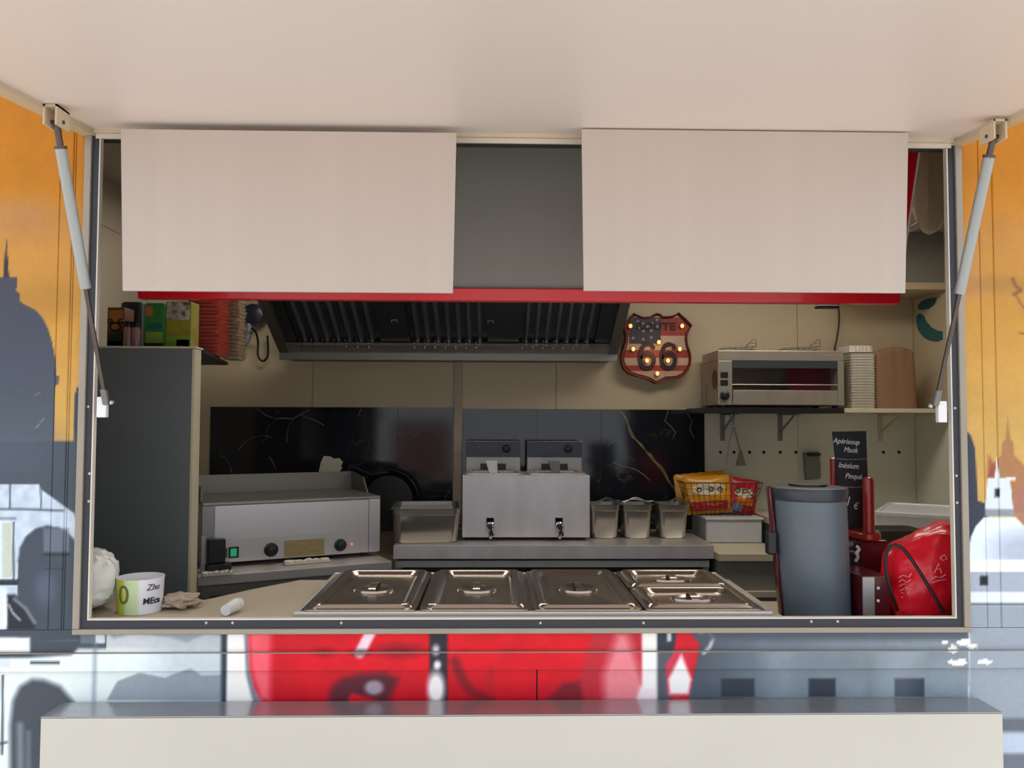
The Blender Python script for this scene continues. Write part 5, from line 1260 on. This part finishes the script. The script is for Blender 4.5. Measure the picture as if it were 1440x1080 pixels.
# right side counter with tray box and black tray
sc = thing('side_counter', 'tan-topped counter along the right end wall', 'counter', (1.7, 1.2, ZF))
zsc = PZ(1280, 752, 1.35)
B(PX(1205, 760, 1.0), XR-0.006, 0.75, YB-0.004, zsc-0.03, zsc).build('top', 'worktop', sc, bevel=0.002)
B(PX(1205, 760, 1.0)+0.02, XR-0.006, 0.78, YB-0.006, ZF, zsc-0.031).build('body', 'grey_panel', sc)
fbx = ON(1236, 727, zsc+0.085); xw0 = PX(1238, 725, 1.3)
wtr = thing('white_tray', 'shallow white lidded tray on the counter at the right wall', 'tray', (1.80, 1.48, zsc+0.001), math.radians(-33))
MB().loft([(0.178,0.208,0.02,0),(0.184,0.214,0.02,0.07),(0.184,0.214,0.02,0.0705)]).build('body', 'white_bin', wtr, local=True, smooth=True)
MB().loft([(0.19,0.22,0.02,0.071),(0.19,0.22,0.02,0.083),(0.184,0.214,0.02,0.086),(0.176,0.206,0.02,0.086),(0.172,0.202,0.02,0.080)]).build('lid', 'white_bin', wtr, local=True, smooth=True)
bx0 = PX(1225, 738, 1.1); bx1 = PX(1298, 738, 1.1)
tag(MB().loft([((bx1-bx0)/2-0.006,0.07,0.015,0),((bx1-bx0)/2,0.076,0.015,0.05),((bx1-bx0)/2-0.004,0.072,0.015,0.054),((bx1-bx0)/2-0.012,0.064,0.012,0.048)], ((bx0+bx1)/2, 1.14, zsc+0.001)).build('black_tray', 'black', smooth=True), 'flat black tray on the side counter behind the red stand', 'tray')

# machine under the menu stand
mx0 = PX(1187, 780, 0.36); mx1 = PX(1250, 780, 0.36); mz1 = PZ(1225, 760, 0.36)
mcn = thing('coffee_machine', 'burgundy and steel machine with black front between the grey jug and the red bag', 'machine', ((mx0+mx1)/2, 0.42, ZJ+0.0008))
B(mx0, mx1, 0.36, 0.58, ZJ+0.001, mz1).build('body', 'burgundy', mcn, bevel=0.006)
B(mx0+0.001, PX(1213, 780, 0.35), 0.353, 0.3595, PZ(1200, 806, 0.35), PZ(1200, 762, 0.35)).build('black_front', 'black', mcn, bevel=0.001)
B(mx0+0.004, PX(1200, 765, 0.35), 0.350, 0.3525, PZ(1200, 768, 0.35), PZ(1200, 762, 0.35)).build('badge', 'greychip', mcn)
MB().tube(curve([P(1204, 768, 0.345), P(1208, 772, 0.34), P(1205, 778, 0.335), P(1206, 784, 0.34), P(1203, 789, 0.345)], 5), 0.0045, 8).build('nozzle', 'white_plastic', mcn, smooth=True)
MB().cyl(P(1190, 776, 0.35), P(1202, 777, 0.335), 0.006, n=10).build('lever', 'chrome', mcn, smooth=True)
bx_0 = PX(1213, 830, 0.17); bx_1 = PX(1252, 830, 0.17); bz1 = PZ(1225, 811, 0.17)
dr = B(bx_0, bx_1, 0.17, 0.355, ZJ+0.001, bz1).build('drip_base', 'burgundy', mcn, bevel=0.003)
B(bx_0-0.001, bx_0+0.028, 0.166, 0.1695, ZJ+0.002, bz1-0.001).build('steel_corner', 'steel', dr)
for py in (827, 845, 862):
    q = P(1235, py, 0.168)
    if q.z > ZW+0.004: MB().ball((q.x, 0.168, q.z), 0.0042, 10).build('button', 'white_gloss', dr, smooth=True)

# red stand with chalkboard
zst = mz1+0.001
st = thing('menu_stand', 'red lacquered stand holding the chalkboard on the machine', 'stand', (PX(1215, 750, 0.42), 0.42, zst))
bxc = PX(1226, 750, 0.38); 
def capsule(a, b_, r, z0, z1):
    a = Vector(a); b_ = Vector(b_); d = (b_-a).normalized(); t0 = math.atan2(d.y, d.x); pts = []
    for i in range(13): t = t0-PI/2+PI*i/12; pts.append((b_.x+r*math.cos(t), b_.y+r*math.sin(t)))
    for i in range(13): t = t0+PI/2+PI*i/12; pts.append((a.x+r*math.cos(t), a.y+r*math.sin(t)))
    return MB().slab(pts, z0, z1)
ep = Vector((PX(1222, 748, 0.36), 0.36)); eq = Vector((PX(1180, 748, 0.50), 0.49))
capsule(eq, ep, 0.030, zst, zst+0.022).build('base', 'redwood', st, bevel=0.005, smooth=True)
pr = P(1225, 700, 0.36); zp0 = zst+0.0215
MB().lathe([(0.015, 0), (0.0145, PZ(1225, 676, 0.36)-zp0), (0.012, PZ(1225, 673, 0.36)-zp0+.002), (0.006, PZ(1225, 672, 0.36)-zp0+0.003)], (ep.x, ep.y, zp0), 20).build('post', 'redwood', st, smooth=True)
pl_ = P(1174, 700, 0.49)
MB().lathe([(0.013, 0), (0.0125, PZ(1172, 645, 0.49)-zp0), (0.006, PZ(1172, 643, 0.49)-zp0)], (pl_.x, 0.49, zp0), 20).build('post', 'redwood', st, smooth=True)
YM = 0.425
cbd = thing('chalkboard', 'narrow black chalkboard with white handwriting and a 1 euro price', 'chalkboard', (PX(1200, 740, YM), YM, zp0))
BC = [(1171,607),(1218,606),(1223,742),(1186,745)]
V = [P(x, y, YM) for x, y in BC]
zlo = zp0+0.001
f2 = [(V[0].x, V[0].z), (V[1].x, V[1].z), (V[2].x, zlo), (V[3].x, zlo)]
slate = MB().prism(f2, YM, YM+0.006).build('slate', 'slate', cbd)
for txt, px, py, sz in (('Apérisoup', 1190, 621, 0.021), ('Maok', 1196, 633, 0.021), ('Inésium', 1193, 655, 0.022), ('Pinqué', 1200, 670, 0.021), ('1', 1192, 705, 0.036), ('€', 1203, 712, 0.026)):
    b = text_mb(txt, sz, 0.0004, 0.25, 0.0); q = P(px, py, YM); rot = -0.06
    b.v = [(q.x+x*0.84*math.cos(rot)-z*math.sin(rot), YM-0.0006+y, q.z+x*math.sin(rot)+z*math.cos(rot)) for x, y, z in b.v]
    b.build('writing', 'chalk', slate)
for y in (645, 684):
    dd = MB()
    for i in range(15):
        q = P((1177 if y < 660 else 1180)+i*2.9, y+(1.2*math.sin(i/14*PI)), YM-0.0006); dd.box(q.x-0.0012, q.x+0.0012, YM-0.0008, YM-0.0001, q.z-0.0007, q.z+0.0007)
    dd.build('dotted_line', 'chalk', slate)

# grey jug
JY = 0.25; jx = PX(1137, 780, JY); jr = (PX(1188, 700, JY)-PX(1084, 700, JY))/2; jz = PZ(1137, 684, JY); jh = jz-ZJ
jg = thing('drinks_dispenser', 'large grey cylindrical dispenser with charcoal lid and burgundy back, right of the lids', 'dispenser', (jx, JY, ZJ+0.0008))
hc = PZ(1137, 708, JY-jr)-ZJ
tl_ = lambda z: -0.018*(1-(z-ZJ)/jh)
def jl(prof, r_sh=0):
    b = MB().lathe(prof, (jx, JY, ZJ+0.001), 48); return b
b = jl([(jr*0.86,0),(jr*0.88,0.004),(jr*0.93,hc*0.5),(jr*0.955,hc)]); b.v = [(x-tl_(z), y, z) for x, y, z in b.v]; b.build('body', 'jug', jg, smooth=True)
b = jl([(jr*0.97,hc+0.0005),(jr*1.0,hc+0.006),(jr*1.02,jh-0.008),(jr*0.99,jh-0.002),(jr*0.9,jh),(jr*0.5,jh+0.001)]); b.build('lid', 'jugcap', jg, smooth=True)
b = jl([(jr*0.5,jh+0.0015),(jr*0.5,jh+0.006),(jr*0.42,jh+0.007),(jr*0.1,jh+0.007)]); b.build('lid_cap', 'black', jg, smooth=True)
sh_ = MB(); N = 24
for z in (0.0, jh*0.5, jh-0.004):
    r_ = jr*(0.885+0.15*z/jh)
    for i in range(N+1):
        t = math.radians(110)+math.radians(78)*i/N
        sh_.v.append((jx+r_*math.cos(t)+0.018*(1-z/jh), JY+r_*math.sin(t), ZJ+0.001+z))
for j in range(2):
    for i in range(N): sh_.f.append((j*(N+1)+i, j*(N+1)+i+1, (j+1)*(N+1)+i+1, (j+1)*(N+1)+i))
o = sh_.build('back_shell', 'burgundy', jg, smooth=True); md = o.modifiers.new('thick', 'SOLIDIFY'); md.thickness = 0.004; md.offset = 1
q = P(1084, 761, JY-0.02); B(jx-jr*1.06-0.012, jx-jr*1.0+0.006, JY-0.03, JY+0.0, PZ(1084, 778, JY), PZ(1084, 746, JY)).build('latch', 'black', jg, bevel=0.005)

# ================================================================== OUTSIDE SERVING LEDGE
ly = -0.10
ZLd = PZ(700, 1005, ly); lx0 = PX(57, 1010, ly); lx1 = PX(1410, 998, ly)
ld_ = thing('serving_ledge', 'wide stainless serving ledge with beige front folded against the outer wall', 'ledge', ((lx0+lx1)/2, ly, ZLd-0.4))
B(lx0, lx1, ly, -0.011, ZLd-0.003, ZLd).build('top', 'steel_top', ld_, bevel=0.001)
B(lx0+0.001, lx1-0.001, ly, ly+0.02, ZLd-0.45, ZLd-0.0035).build('front_panel', 'steel_front', ld_)
for x in (lx0+0.001, lx1-0.005): B(x, x+0.004, ly+0.0205, -0.011, ZLd-0.45, ZLd-0.0035).build('end_cheek', 'steel_front', ld_)
